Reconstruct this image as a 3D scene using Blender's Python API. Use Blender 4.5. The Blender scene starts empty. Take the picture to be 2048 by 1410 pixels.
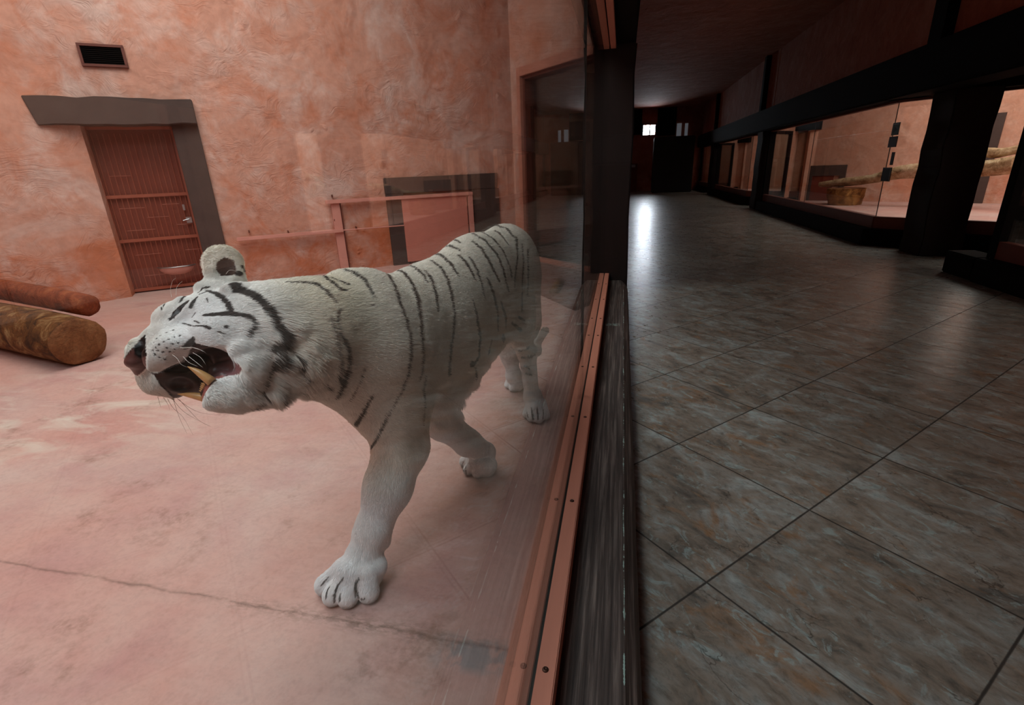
import bpy, bmesh, math, random
import numpy as np
from mathutils import Vector, Matrix

random.seed(7)
SC = bpy.context.scene
COL = SC.collection

# ------------------------------------------------------------------ camera
# world: +Y runs down the corridor, the big glass pane stands in the plane x = 0,
# corridor tiles are z = 0, the tiger enclosure floor is z = 0.16
F_PX = 994.455
CX, CY = 1024.0, 705.0
YAW = -1.00623558 + math.pi / 4
PITCH = .350582
ROLL = -.0406521
CAM = np.array([.159, 0.0, 2.056 * .6])
_cy, _sy = math.cos(YAW), math.sin(YAW)
_cp, _sp = math.cos(PITCH), math.sin(PITCH)
FW = np.array([_sy * _cp, _cy * _cp, -_sp])
_r = np.array([_cy, -_sy, 0.0])
_u = np.cross(_r, FW)
RT = math.cos(ROLL) * _r + math.sin(ROLL) * _u
UP = -math.sin(ROLL) * _r + math.cos(ROLL) * _u

cd = bpy.data.cameras.new('camera')
cam = bpy.data.objects.new('camera', cd)
COL.objects.link(cam)
cd.sensor_fit = 'HORIZONTAL'
cd.sensor_width = 36.0
cd.lens = 36.0 * F_PX / 2048.0
cd.clip_start = .01
cam.matrix_world = Matrix(((RT[0], UP[0], -FW[0], CAM[0]),
                           (RT[1], UP[1], -FW[1], CAM[1]),
                           (RT[2], UP[2], -FW[2], CAM[2]), (0, 0, 0, 1)))
SC.camera = cam

# ------------------------------------------------------------------ world, lights, exposure
w = bpy.data.worlds.new('world')
SC.world = w
w.use_nodes = True
w.node_tree.nodes['Background'].inputs[0].default_value = (.55, .65, .8, 1)
w.node_tree.nodes['Background'].inputs[1].default_value = .02
SC.view_settings.view_transform = 'Standard'
SC.view_settings.look = 'None'
SC.view_settings.exposure = -0.06
SC.view_settings.gamma = 1.0
SC.view_settings.use_curve_mapping = False
SC.cycles.max_bounces = 7
SC.cycles.diffuse_bounces = 3
SC.cycles.glossy_bounces = 3
SC.cycles.transparent_max_bounces = 16
SC.cycles.use_adaptive_sampling = True
SC.cycles.adaptive_threshold = .02
SC.cycles.caustics_reflective = False
SC.cycles.caustics_refractive = False
SC.cycles.sample_clamp_indirect = 4.0


def area(name, loc, size, power, color=(1, 1, 1), aim=(0, 0, -1), sizey=None):
    ld = bpy.data.lights.new(name, 'AREA')
    ld.shape = 'RECTANGLE'
    ld.size = size
    ld.size_y = sizey or size
    ld.energy = power
    ld.color = color
    o = bpy.data.objects.new(name, ld)
    COL.objects.link(o)
    o.location = loc
    o.rotation_euler = Vector(aim).to_track_quat('-Z', 'Y').to_euler()
    return o


# daylight from the roof lights over every enclosure (set in the ceilings built below)
area('skylight_daylight', (-2.6, 2.9, 4.32), 3.0, 140, (1.0, .97, .92), sizey=3.4)
area('skylight_daylight', (-1.25, -.7, 4.32), 2.0, 108, (.86, .94, 1.0), sizey=2.6)  # added lamp near the glass, brightening the tiger's face and chest
area('skylight_daylight', (6.6, 10.6, 3.86), 3.2, 210, (1, .96, .9), sizey=4.5)
area('skylight_daylight', (6.6, 2.6, 3.86), 3.2, 120, (1, .96, .9), sizey=4.0)
area('skylight_daylight', (6.4, 19.0, 3.86), 3.0, 120, (1, .96, .9), sizey=4.5)
area('skylight_daylight', (6.4, 26.4, 3.86), 3.0, 110, (1, .96, .9), sizey=4.0)
area('skylight_daylight', (-2.8, 10.4, 3.86), 2.6, 30, (1, .96, .9), sizey=3.0)
area('skylight_daylight', (-2.8, 18.6, 3.86), 2.6, 16, (1, .96, .9), sizey=4.0)

# added cool fill lamp behind the viewer, brightening corridor ceiling and floor
area('corridor_fill', (2.9, -2.5, 1.9), 2.6, 4.5, (.72, .87, 1.0), aim=(0, 1, .12), sizey=2.6)


def ray(px, py):
    d = RT * (px - CX) / F_PX - UP * (py - CY) / F_PX + FW
    return d / np.linalg.norm(d)


def on_z(px, py, z=0.0):
    d = ray(px, py)
    return CAM + d * (z - CAM[2]) / d[2]


def on_x(px, py, x):
    d = ray(px, py)
    return CAM + d * (x - CAM[0]) / d[0]


def on_y(px, py, y):
    d = ray(px, py)
    return CAM + d * (y - CAM[1]) / d[1]


def on_plane(px, py, p0, n):
    d = ray(px, py)
    n = np.array(n, float)
    return CAM + d * (np.dot(np.array(p0, float) - CAM, n) / np.dot(d, n))


def V(px, py, dep):
    d = ray(px, py)
    return CAM + d * dep / np.dot(d, FW)


# ------------------------------------------------------------------ node helpers
class N:
    """tiny material builder"""

    def __init__(s, name):
        s.m = bpy.data.materials.new(name)
        s.m.use_nodes = True
        s.t = s.m.node_tree
        s.b = s.t.nodes['Principled BSDF']
        s.out = s.t.nodes['Material Output']
        s._o = None

    def n(s, kind, **kw):
        nd = s.t.nodes.new(kind)
        for k, v in kw.items():
            setattr(nd, k, v)
        return nd

    def l(s, a, b):
        s.t.links.new(a, b)

    def pos(s):
        if s._o is None:
            s._o = s.n('ShaderNodeTexCoord').outputs['Object']
        return s._o

    def mapped(s, scale, src=None, rot=(0, 0, 0)):
        mp = s.n('ShaderNodeMapping')
        mp.inputs['Scale'].default_value = scale
        mp.inputs['Rotation'].default_value = rot
        s.l(src or s.pos(), mp.inputs['Vector'])
        return mp.outputs[0]

    def noise(s, scale, detail=4, rough=.55, dist=0, vec=None):
        nd = s.n('ShaderNodeTexNoise')
        nd.inputs['Scale'].default_value = scale
        nd.inputs['Detail'].default_value = detail
        nd.inputs['Roughness'].default_value = rough
        nd.inputs['Distortion'].default_value = dist
        s.l(vec or s.pos(), nd.inputs['Vector'])
        return nd.outputs[0]

    def voro(s, scale, feature='F1', vec=None):
        nd = s.n('ShaderNodeTexVoronoi', feature=feature)
        nd.inputs['Scale'].default_value = scale
        s.l(vec or s.pos(), nd.inputs['Vector'])
        return nd.outputs[0]

    def ramp(s, fac, stops):
        r = s.n('ShaderNodeValToRGB')
        e = r.color_ramp.elements
        while len(e) < len(stops):
            e.new(.5)
        for q, (p, c) in zip(e, stops):
            q.position = p
            q.color = (c, c, c, 1) if isinstance(c, (int, float)) else (*c, 1)
        s.l(fac, r.inputs[0])
        return r.outputs[0]

    def mix(s, fac, a, b, blend='MIX'):
        m = s.n('ShaderNodeMix', data_type='RGBA', blend_type=blend)
        for v, i in ((fac, 0), (a, 6), (b, 7)):
            if isinstance(v, (int, float)):
                if i == 0:
                    m.inputs[0].default_value = v
                else:
                    m.inputs[i].default_value = (v, v, v, 1)
            elif isinstance(v, tuple):
                m.inputs[i].default_value = (*v, 1)
            else:
                s.l(v, m.inputs[i])
        return m.outputs[2]

    def math(s, op, a, b=0.0, clamp=False):
        m = s.n('ShaderNodeMath', operation=op, use_clamp=clamp)
        for v, i in ((a, 0), (b, 1)):
            if isinstance(v, (int, float)):
                m.inputs[i].default_value = v
            else:
                s.l(v, m.inputs[i])
        return m.outputs[0]

    def bump(s, h, strength=.3, dist=.01, prev=None):
        b = s.n('ShaderNodeBump')
        b.inputs['Strength'].default_value = strength
        b.inputs['Distance'].default_value = dist
        s.l(h, b.inputs['Height'])
        if prev is not None:
            s.l(prev, b.inputs['Normal'])
        return b.outputs[0]

    def set(s, color=None, rough=None, normal=None, metal=None, spec=None):
        for v, k in ((color, 'Base Color'), (rough, 'Roughness'), (normal, 'Normal'), (metal, 'Metallic'),
                     (spec, 'Specular IOR Level')):
            if v is None:
                continue
            if isinstance(v, (int, float)):
                s.b.inputs[k].default_value = v
            elif isinstance(v, tuple):
                s.b.inputs[k].default_value = (*v, 1)
            else:
                s.l(v, s.b.inputs[k])
        return s.m


def srgb(r, g, b):
    f = lambda c: (c / 255 / 12.92) if c / 255 <= .04045 else ((c / 255 + .055) / 1.055) ** 2.4
    return (f(r), f(g), f(b))


MAT = {}


def plaster(name, c_mid, c_pale, c_deep, deep_amt=(.52, .72), bumps=1.0):
    q = N(name)
    warp = q.noise(1.3, 3, .5)
    a = q.ramp(q.noise(1.5, 6, .62, .8), [(.34, c_pale), (.5, c_mid), (.7, c_mid)])
    haze = q.ramp(q.noise(3.4, 5, .6, .4), [(.5, 0.0), (.68, .6)])
    a = q.mix(haze, a, c_pale)
    d = q.ramp(q.noise(2.3, 7, .7, .9), [(deep_amt[0] - .03, 0.0), (deep_amt[1] - .06, 1.0)])
    zz = q.n('ShaderNodeSeparateXYZ')
    q.l(q.pos(), zz.inputs[0])
    # rust coloured wash, heaviest on the lower wall
    low = q.ramp(q.math('ADD', q.math('MULTIPLY', zz.outputs[2], .42), q.math('MULTIPLY', warp, .35)),
                 [(.25, 1.0), (.66, .5)])
    c = q.mix(q.math('MULTIPLY', d, low), a, c_deep)
    band = q.math('MULTIPLY', q.ramp(q.math('ADD', zz.outputs[2], q.math('MULTIPLY', warp, .5)), [(.95, 1.0), (1.35, 0.0)]),
                  q.ramp(q.noise(1.9, 5, .65, .6), [(.44, 0.0), (.6, .7)]))
    c = q.mix(band, c, c_deep)
    fine = q.ramp(q.noise(14, 6, .7), [(.35, .9), (.65, 1.06)])
    c = q.mix(1.0, c, fine, 'MULTIPLY')
    # troweled relief: soft swirls, with sharper impressions only here and there
    wv = q.n('ShaderNodeVectorMath', operation='ADD')
    q.l(q.pos(), wv.inputs[0])
    nz = q.n('ShaderNodeTexNoise')
    nz.inputs['Scale'].default_value = 1.9
    nz.inputs['Detail'].default_value = 2
    q.l(q.pos(), nz.inputs['Vector'])
    q.l(nz.outputs[1], wv.inputs[1])
    st = q.noise(10, 5, .6, .9, vec=q.mapped((1.0, 1.0, 2.2), wv.outputs[0]))
    where = q.ramp(q.noise(1.7, 3, .5), [(.42, .12), (.66, 1.0)])
    st = q.math('MULTIPLY', st, where)
    lump = q.ramp(q.noise(2.1, 3, .5, .4), [(.3, 0.0), (.8, 1.0)])
    dent = q.ramp(q.voro(3.3, 'F1', wv.outputs[0]), [(.0, 1.0), (.14, .3), (.22, 0.0)])
    pick = q.ramp(q.noise(1.1, 1, .5), [(.46, 0.0), (.6, 1.0)])
    n1 = q.bump(lump, .35 * bumps, .08)
    n2 = q.bump(st, .75 * bumps, .024, n1)
    n4 = q.bump(q.math('MULTIPLY', q.math('MULTIPLY', dent, pick), q.noise(22, 3, .6)), .8 * bumps, .035, n2)
    n3 = q.bump(q.noise(70, 4, .7), .2 * bumps, .004, n4)
    return q.set(c, .86, n3, spec=.25)


MAT['plaster'] = plaster('plaster_salmon', srgb(204, 150, 130), srgb(214, 180, 168), srgb(192, 106, 66))
MAT['plaster_bay'] = plaster('plaster_pink', srgb(212, 160, 136), srgb(220, 178, 158), srgb(202, 132, 102), (.5, .8), .8)
MAT['plaster_hall'] = plaster('plaster_rust', srgb(176, 112, 92), srgb(186, 130, 112), srgb(150, 84, 60), (.5, .75), .35)


def flat(name, c, rough=.6, metal=0.0, grain=None, bumpd=.002, var=.15, spec=.4):
    q = N(name)
    v = q.noise(grain[0] if grain else 9, 5, .6, 0, q.mapped(grain[1]) if grain else None)
    r = q.ramp(v, [(.25, 1 - var), (.75, 1 + var)])
    return q.set(q.mix(1.0, c, r, 'MULTIPLY'), rough, q.bump(v, .4, bumpd), metal, spec)


def wood_dark():
    q = N('dark_weathered_wood')
    g = q.noise(85, 5, .7, .25, q.mapped((1, .022, 1)))
    k = q.noise(3.0, 3, .5, 0, q.mapped((1, .5, 1)))
    c = q.ramp(g, [(.3, srgb(40, 34, 33)), (.5, srgb(74, 65, 62)), (.7, srgb(134, 122, 116))])
    c = q.mix(1.0, c, q.ramp(k, [(.3, .5), (.7, 1.15)]), 'MULTIPLY')
    # flaking pale paint along the edge of the plank
    sx = q.n('ShaderNodeSeparateXYZ')
    q.l(q.pos(), sx.inputs[0])
    wob = q.math('MULTIPLY', q.math('SUBTRACT', q.noise(6, 2, .5), .5), .012)
    dx = q.math('ABSOLUTE', q.math('SUBTRACT', q.math('ADD', sx.outputs[0], wob), .2025))
    wid = q.math('MULTIPLY', q.ramp(q.noise(9, 5, .75, 0, q.mapped((.1, 1, .1))), [(.5, 0.0), (.7, 1.0)]), .0055)
    m = q.math('LESS_THAN', dx, wid)
    dy = q.math('ABSOLUTE', q.math('SUBTRACT', sx.outputs[1], 3.62))
    m2 = q.math('MULTIPLY', q.math('LESS_THAN', dy, q.math('MULTIPLY', q.noise(30, 3, .6), .05)),
                q.math('MULTIPLY', q.math('GREATER_THAN', sx.outputs[0], .07), q.math('LESS_THAN', sx.outputs[0], .175)))
    m2 = q.math('MULTIPLY', m2, q.ramp(q.noise(40, 3, .7), [(.4, 0.0), (.6, .55)]))
    c = q.mix(q.math('MAXIMUM', m, m2), c, srgb(150, 178, 172))
    return q.set(c, .62, q.bump(g, .6, .006), spec=.35)


MAT['wood_dark'] = wood_dark()
MAT['timber_black'] = flat('black_stained_timber', srgb(18, 13, 12), .85, grain=(20, (1, .1, 1)), spec=.08)
MAT['pillar'] = flat('dark_brown_pillar_paint', srgb(32, 22, 21), .8, grain=(9, (1, 1, .3)), bumpd=.006, spec=.25)
MAT['copper'] = flat('copper_brown_painted_wood', srgb(192, 128, 108), .5, grain=(16, (1, .08, 1)), bumpd=.001, var=.12)
MAT['copper_rail'] = flat('salmon_painted_steel', srgb(214, 150, 136), .45, var=.06)
MAT['copper_dark'] = flat('rust_red_paint', srgb(104, 54, 42), .55, var=.12)
MAT['hatch'] = flat('hatch_panel_paint', srgb(206, 132, 116), .5, var=.05)
MAT['lintel'] = flat('grey_brown_paint', srgb(80, 64, 59), .85, grain=(7, (1, 1, 1)), bumpd=.008, var=.14)
MAT['door_red'] = flat('brick_red_door_paint', srgb(122, 54, 38), .6, var=.1)
MAT['bar_red'] = flat('brick_red_bar_paint', srgb(156, 82, 62), .5, var=.1)
MAT['black'] = flat('black_metal', (.008, .008, .008), .5)
MAT['void'] = flat('dark_duct', (.012, .009, .008), .9)
MAT['steel'] = flat('bare_steel', (.45, .45, .46), .35, 1.0, var=.1)
MAT['screw'] = flat('rusty_screw_steel', srgb(70, 48, 40), .4, .7, var=.3)
MAT['rubber'] = flat('black_glazing_rubber', (.012, .014, .013), .35)
MAT['white'] = flat('white_enamel', srgb(200, 204, 206), .5, var=.06)
MAT['pot_blue'] = flat('pale_blue_plastic', srgb(150, 190, 190), .4, var=.05)


def floor_pink():
    q = N('pink_concrete')
    a = q.ramp(q.noise(1.1, 6, .6, .5), [(.32, srgb(198, 170, 162)), (.5, srgb(200, 160, 150)), (.7, srgb(198, 146, 134))])
    a = q.mix(q.ramp(q.noise(2.7, 5, .6, .3), [(.5, 0.0), (.75, .55)]), a, srgb(176, 122, 122))
    sp = q.ramp(q.noise(60, 5, .8), [(.3, .86), (.55, 1.03)])
    a = q.mix(1.0, a, sp, 'MULTIPLY')
    xyz = q.n('ShaderNodeSeparateXYZ')
    q.l(q.pos(), xyz.inputs[0])
    x, y = xyz.outputs[0], xyz.outputs[1]
    # pale, slightly smoother patches on the far left
    stretched = q.mapped((.9, 2.4, 1), None, (0, 0, .5))
    pale = q.ramp(q.noise(3.0, 6, .6, .8, stretched), [(.46, 0.0), (.66, .8)])
    reg = q.ramp(q.math('ADD', x, 3.4), [(0.0, 1.0), (1.0, 1.0)])
    dx = q.math('ADD', x, 2.6)
    dy = q.math('SUBTRACT', y, 1.8)
    rr = q.math('SQRT', q.math('ADD', q.math('POWER', dx, 2), q.math('MULTIPLY', q.math('POWER', dy, 2), 2.0)))
    reg = q.ramp(rr, [(.35, 1.0), (1.0, .1)])
    pm = q.math('MULTIPLY', pale, reg)
    a = q.mix(pm, a, srgb(218, 208, 194))
    # the long joint crack: nearly along x at y ~ .86
    cy = q.math('ADD', .842, q.math('MULTIPLY', x, -.012))
    wob = q.math('MULTIPLY', q.math('SUBTRACT', q.noise(7, 4, .65), .5), .035)
    dc = q.math('ABSOLUTE', q.math('SUBTRACT', q.math('ADD', y, wob), cy))
    crack = q.math('MULTIPLY', q.ramp(dc, [(0.0, 1.0), (.0018, .9), (.0055, 0.0)]), q.ramp(q.noise(11, 4, .7), [(.35, .25), (.55, 1.0)]))
    grit = q.math('MULTIPLY', q.ramp(q.math('ADD', dc, q.math('MULTIPLY', q.noise(8, 4, .6), .05)), [(.02, 1.0), (.06, 0.0)]),
                  q.ramp(q.noise(120, 3, .7, 0, q.mapped((.35, 1, 1))), [(.44, 0.0), (.56, 1.0)]))
    g2 = q.ramp(q.math('ABSOLUTE', q.math('ADD', x, .5)), [(.1, 1.0), (.5, .25)])
    # blue grey worn paint by the glass
    bx = q.ramp(q.math('ADD', q.math('ADD', x, .14), q.math('MULTIPLY', q.noise(9, 4, .6), .3)), [(0.0, 0.0), (.06, 1.0)])
    by = q.ramp(q.math('ABSOLUTE', q.math('SUBTRACT', y, .815)), [(.03, 1.0), (.055, 0.0)])
    patch = q.math('MULTIPLY', q.math('MULTIPLY', bx, by), q.ramp(q.noise(13, 4, .6, .4), [(.42, 0.0), (.5, 1.0)]))
    a = q.mix(q.math('MULTIPLY', patch, .75), a, srgb(140, 142, 144))
    a = q.mix(q.math('MULTIPLY', q.math('MULTIPLY', grit, g2), .6), a, srgb(104, 84, 70))
    a = q.mix(q.math('MULTIPLY', crack, .62), a, srgb(96, 70, 58))
    st = q.math('MULTIPLY', q.ramp(q.noise(3.3, 6, .7, .2), [(.55, 0.0), (.68, .6)]), q.ramp(q.noise(34, 4, .7), [(.4, 0.0), (.65, 1.0)]))
    a = q.mix(st, a, srgb(120, 84, 66))
    wet = q.ramp(q.noise(1.6, 4, .6, .5), [(.4, .5), (.6, .68)])
    ro = q.math('SUBTRACT', wet, q.math('MULTIPLY', pm, .12))
    n1 = q.bump(q.noise(3.2, 4, .5, .3, stretched), .5, .03)
    n2 = q.bump(crack, -.4, .01, n1)
    n3 = q.bump(q.noise(90, 4, .7), .2, .003, n2)
    return q.set(a, ro, n3, spec=.35)


MAT['floor_pink'] = floor_pink()


def floor_tile():
    q = N('marbled_tile')
    uv = q.n('ShaderNodeUVMap')
    uv.uv_map = 'UVMap'
    s = q.n('ShaderNodeSeparateXYZ')
    q.l(uv.outputs[0], s.inputs[0])
    def edge(c):
        f = q.math('FRACT', c)
        return q.math('MINIMUM', f, q.math('SUBTRACT', 1.0, f))
    wv = q.math('MULTIPLY', q.math('SUBTRACT', q.noise(20, 2, .5), .5), .0035)
    d = q.math('ADD', q.math('MINIMUM', edge(s.outputs[0]), edge(s.outputs[1])), wv)
    grout = q.ramp(d, [(.0035, 1.0), (.0075, 0.0)])
    # every tile gets its own piece of the marbled print
    fl = q.n('ShaderNodeVectorMath', operation='FLOOR')
    q.l(uv.outputs[0], fl.inputs[0])
    wn = q.n('ShaderNodeTexWhiteNoise', noise_dimensions='3D')
    q.l(fl.outputs[0], wn.inputs[0])
    off = q.n('ShaderNodeVectorMath', operation='SCALE')
    q.l(wn.outputs[1], off.inputs[0])
    off.inputs[3].default_value = 9.0
    ad = q.n('ShaderNodeVectorMath', operation='ADD')
    q.l(uv.outputs[0], ad.inputs[0])
    q.l(off.outputs[0], ad.inputs[1])
    p = q.mapped((1.0, 1.7, 1), ad.outputs[0], (0, 0, .3))
    base = q.ramp(q.noise(2.6, 8, .66, .7, p), [(.33, srgb(92, 90, 86)), (.45, srgb(128, 118, 108)), (.54, srgb(136, 132, 126)), (.68, srgb(158, 166, 166))])
    och = q.ramp(q.noise(3.4, 6, .62, .9, p), [(.56, 0.0), (.7, .75)])
    c = q.mix(och, base, srgb(142, 108, 78))
    blu = q.ramp(q.noise(5.2, 7, .75, 1.2, p), [(.55, 0.0), (.62, .7)])
    c = q.mix(blu, c, srgb(150, 166, 166))
    mot = q.ramp(q.noise(13, 7, .75, .4, p), [(.34, .62), (.5, 1.0), (.66, 1.16)])
    c = q.mix(1.0, c, mot, 'MULTIPLY')
    # hairline veins
    wp = q.n('ShaderNodeVectorMath', operation='ADD')
    nz = q.n('ShaderNodeTexNoise')
    nz.inputs['Scale'].default_value = 3.0
    nz.inputs['Detail'].default_value = 5
    q.l(p, nz.inputs['Vector'])
    q.l(p, wp.inputs[0])
    sc = q.n('ShaderNodeVectorMath', operation='SCALE')
    q.l(nz.outputs[1], sc.inputs[0])
    sc.inputs[3].default_value = .55
    q.l(sc.outputs[0], wp.inputs[1])
    vd = q.voro(1.9, 'DISTANCE_TO_EDGE', wp.outputs[0])
    vein = q.math('MULTIPLY', q.ramp(vd, [(.0, 1.0), (.011, 0.0)]), q.ramp(q.noise(2.2, 2, .5, 0, p), [(.48, 0.0), (.58, 1.0)]))
    c = q.mix(q.math('MULTIPLY', vein, .75), c, srgb(48, 40, 36))
    c = q.mix(grout, c, srgb(40, 36, 32))
    big = q.ramp(wn.outputs[0], [(0.0, .86), (1.0, 1.08)])
    c = q.mix(1.0, c, big, 'MULTIPLY')
    ro = q.ramp(q.noise(9, 4, .6, 0, p), [(.3, .25), (.7, .36)])
    n1 = q.bump(q.noise(4.0, 2, .45, .3, p), .3, .010)
    n2 = q.bump(q.noise(30, 5, .6, 0, p), .04, .001, n1)
    n3 = q.bump(grout, -.6, .004, n2)
    return q.set(c, q.math('ADD', ro, q.math('MULTIPLY', grout, .4)), n3, spec=.5)


MAT['tile'] = floor_tile()


def glass_mat(name, tint=(.95, .98, .97), ior=1.68):
    q = N(name)
    q.t.nodes.remove(q.b)
    tr = q.n('ShaderNodeBsdfTransparent')
    tr.inputs[0].default_value = (*tint, 1)
    gl = q.n('ShaderNodeBsdfGlossy')
    gl.inputs['Roughness'].default_value = .0
    gl.inputs['Color'].default_value = (.9, .93, .93, 1)
    geo = q.n('ShaderNodeNewGeometry')
    io = q.math('ADD', ior, q.math('MULTIPLY', geo.outputs['Backfacing'], 1 / ior - ior))
    fr = q.n('ShaderNodeFresnel')
    q.l(io, fr.inputs['IOR'])
    mx = q.n('ShaderNodeMixShader')
    q.l(fr.outputs[0], mx.inputs[0])
    q.l(tr.outputs[0], mx.inputs[1])
    q.l(gl.outputs[0], mx.inputs[2])
    q.l(mx.outputs[0], q.out.inputs[0])
    return q.m


MAT['glass'] = glass_mat('clear_glass')


def emit(name, c, s):
    q = N(name)
    q.b.inputs['Base Color'].default_value = (*c, 1)
    q.b.inputs['Emission Color'].default_value = (*c, 1)
    q.b.inputs['Emission Strength'].default_value = s
    return q.m


MAT['daylit'] = emit('daylit_window_pane', (.80, .91, 1.0), 150.0)
MAT['skypane'] = emit('skylight_opal', (.9, .95, 1.0), .8)
MAT['frosted'] = emit('frosted_daylit_strip', (.75, .82, .92), .07)


def log_mat(name, c1, c2, c3):
    q = N(name)
    g = q.noise(7, 6, .65, .8, q.mapped((1.0, 1.0, 1.0)))
    f = q.noise(55, 5, .7, .3)
    c = q.ramp(g, [(.32, c1), (.52, c2), (.72, c3)])
    c = q.mix(1.0, c, q.ramp(f, [(.3, .7), (.65, 1.15)]), 'MULTIPLY')
    return q.set(c, .8, q.bump(f, .6, .01, q.bump(g, .6, .03)), spec=.25)


MAT['log_red'] = log_mat('red_brown_stripped_wood', srgb(84, 36, 18), srgb(132, 62, 34), srgb(164, 96, 58))
MAT['log_bark'] = log_mat('worn_bark', srgb(40, 24, 14), srgb(112, 70, 34), srgb(170, 138, 96))
MAT['log_end'] = log_mat('sawn_log_end', srgb(104, 62, 36), srgb(136, 88, 54), srgb(156, 112, 76))
MAT['log_pale'] = log_mat('pale_driftwood', srgb(120, 92, 62), srgb(176, 146, 110), srgb(214, 194, 160))
MAT['stump'] = log_mat('split_brown_stump', srgb(80, 48, 20), srgb(150, 102, 52), srgb(190, 144, 84))

# ------------------------------------------------------------------ mesh helpers
class MB:
    def __init__(s):
        s.v, s.f = [], []

    def add(s, vs, fs):
        b = len(s.v)
        s.v += [tuple(float(c) for c in p) for p in vs]
        s.f += [tuple(i + b for i in f) for f in fs]
        return s

    def hexa(s, p):  # 8 corners: bottom 4 ccw, top 4 ccw
        return s.add(p, [(0, 3, 2, 1), (4, 5, 6, 7), (0, 1, 5, 4), (1, 2, 6, 5), (2, 3, 7, 6), (3, 0, 4, 7)])

    def box(s, x0, x1, y0, y1, z0, z1):
        return s.hexa([(x0, y0, z0), (x1, y0, z0), (x1, y1, z0), (x0, y1, z0),
                       (x0, y0, z1), (x1, y0, z1), (x1, y1, z1), (x0, y1, z1)])

    def slab(s, p, e, n, s0, s1, d0, d1, z0, z1):
        """box in a wall frame: p origin, e along, n towards the viewer"""
        p, e, n = (np.array(a, float)[:2] for a in (p, e, n))
        q = lambda a, b, z: (*(p + e * a + n * b), z)
        c = [(s0, d0), (s1, d0), (s1, d1), (s0, d1)]
        if e[0] * n[1] - e[1] * n[0] < 0:
            c = c[::-1]
        return s.hexa([q(a, b, z0) for a, b in c] + [q(a, b, z1) for a, b in c])

    def tube(s, pts, rad, seg=12, cap=True, squash=1.0):
        pts = [np.array(p, float) for p in pts]
        if isinstance(rad, (int, float)):
            rad = [rad] * len(pts)
        base = len(s.v)
        up = np.array([0, 0, 1.0])
        for i, p in enumerate(pts):
            t = pts[min(i + 1, len(pts) - 1)] - pts[max(i - 1, 0)]
            t /= np.linalg.norm(t)
            a = np.cross(t, up)
            if np.linalg.norm(a) < .05:
                a = np.cross(t, [1.0, 0, 0])
            a /= np.linalg.norm(a)
            b = np.cross(t, a)
            for k in range(seg):
                an = 2 * math.pi * k / seg
                s.v.append(tuple(p + rad[i] * (a * math.cos(an) + b * math.sin(an) * squash)))
        for i in range(len(pts) - 1):
            for k in range(seg):
                k2 = (k + 1) % seg
                s.f.append((base + i * seg + k, base + i * seg + k2, base + (i + 1) * seg + k2, base + (i + 1) * seg + k))
        if cap:
            s.f.append(tuple(base + k for k in range(seg))[::-1])
            s.f.append(tuple(base + (len(pts) - 1) * seg + k for k in range(seg)))
        return s

    def build(s, name, mat, parent=None, smooth=False, bevel=0.0, kind=None, jitter=0.0, sub=0):
        me = bpy.data.meshes.new(name)
        me.from_pydata(s.v, [], s.f)
        me.validate()
        bm = bmesh.new()
        bm.from_mesh(me)
        bmesh.ops.recalc_face_normals(bm, faces=bm.faces)
        if bevel:
            bmesh.ops.bevel(bm, geom=list(bm.edges), offset=bevel, segments=2, affect='EDGES')
        bm.to_mesh(me)
        bm.free()
        for mm in (mat if isinstance(mat, (list, tuple)) else [mat]):
            me.materials.append(MAT[mm] if isinstance(mm, str) else mm)
        if smooth:
            me.polygons.foreach_set('use_smooth', [True] * len(me.polygons))
        o = bpy.data.objects.new(name, me)
        COL.objects.link(o)
        if parent is not None:
            o.parent = parent
            o.matrix_parent_inverse = parent.matrix_world.inverted()
        if kind:
            o['kind'] = kind
        return o


def empty(name, loc, kind=None, label=None, cat=None, group=None):
    o = bpy.data.objects.new(name, None)
    COL.objects.link(o)
    o.location = [float(c) for c in loc]
    o.matrix_world = Matrix.Translation(o.location)
    o.empty_display_size = .1
    return tag(o, label, cat, group, kind)


def tag(o, label=None, cat=None, group=None, kind=None):
    for k, v in (('label', label), ('category', cat), ('group', group), ('kind', kind)):
        if v:
            o[k] = v
    return o


ZE = .16                       # enclosure floor level
CEIL = 3.75


def unit(az):
    a = math.radians(az)
    return np.array([math.sin(a), math.cos(a)])


def wall(name, p, q, z0, z1, mat, holes=(), th=.14, out=None, kind='structure', parent=None):
    """upright wall from p to q; its visible face runs p-q, its thickness grows towards `out`"""
    p, q = np.array(p, float)[:2], np.array(q, float)[:2]
    L = np.linalg.norm(q - p)
    e = (q - p) / L
    n = np.array([e[1], -e[0]])
    if np.dot(np.array(out)[:2] - (p + q) / 2, n) < 0:
        n = -n
    m = MB()
    xs = sorted({0.0, L} | {min(max(h[0], 0), L) for h in holes} | {min(max(h[1], 0), L) for h in holes})
    for a, b in zip(xs[:-1], xs[1:]):
        if b - a < 1e-4:
            continue
        cuts = sorted([(h[2], h[3]) for h in holes if h[0] <= a + 1e-5 and h[1] >= b - 1e-5])
        z = z0
        for c0, c1 in cuts:
            if c0 > z:
                m.slab(p, e, n, a, b, 0, th, z, c0)
            z = max(z, c1)
        if z < z1:
            m.slab(p, e, n, a, b, 0, th, z, z1)
    o = m.build(name, mat, parent)
    if parent is None:
        o['kind'] = kind
    return o


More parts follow.
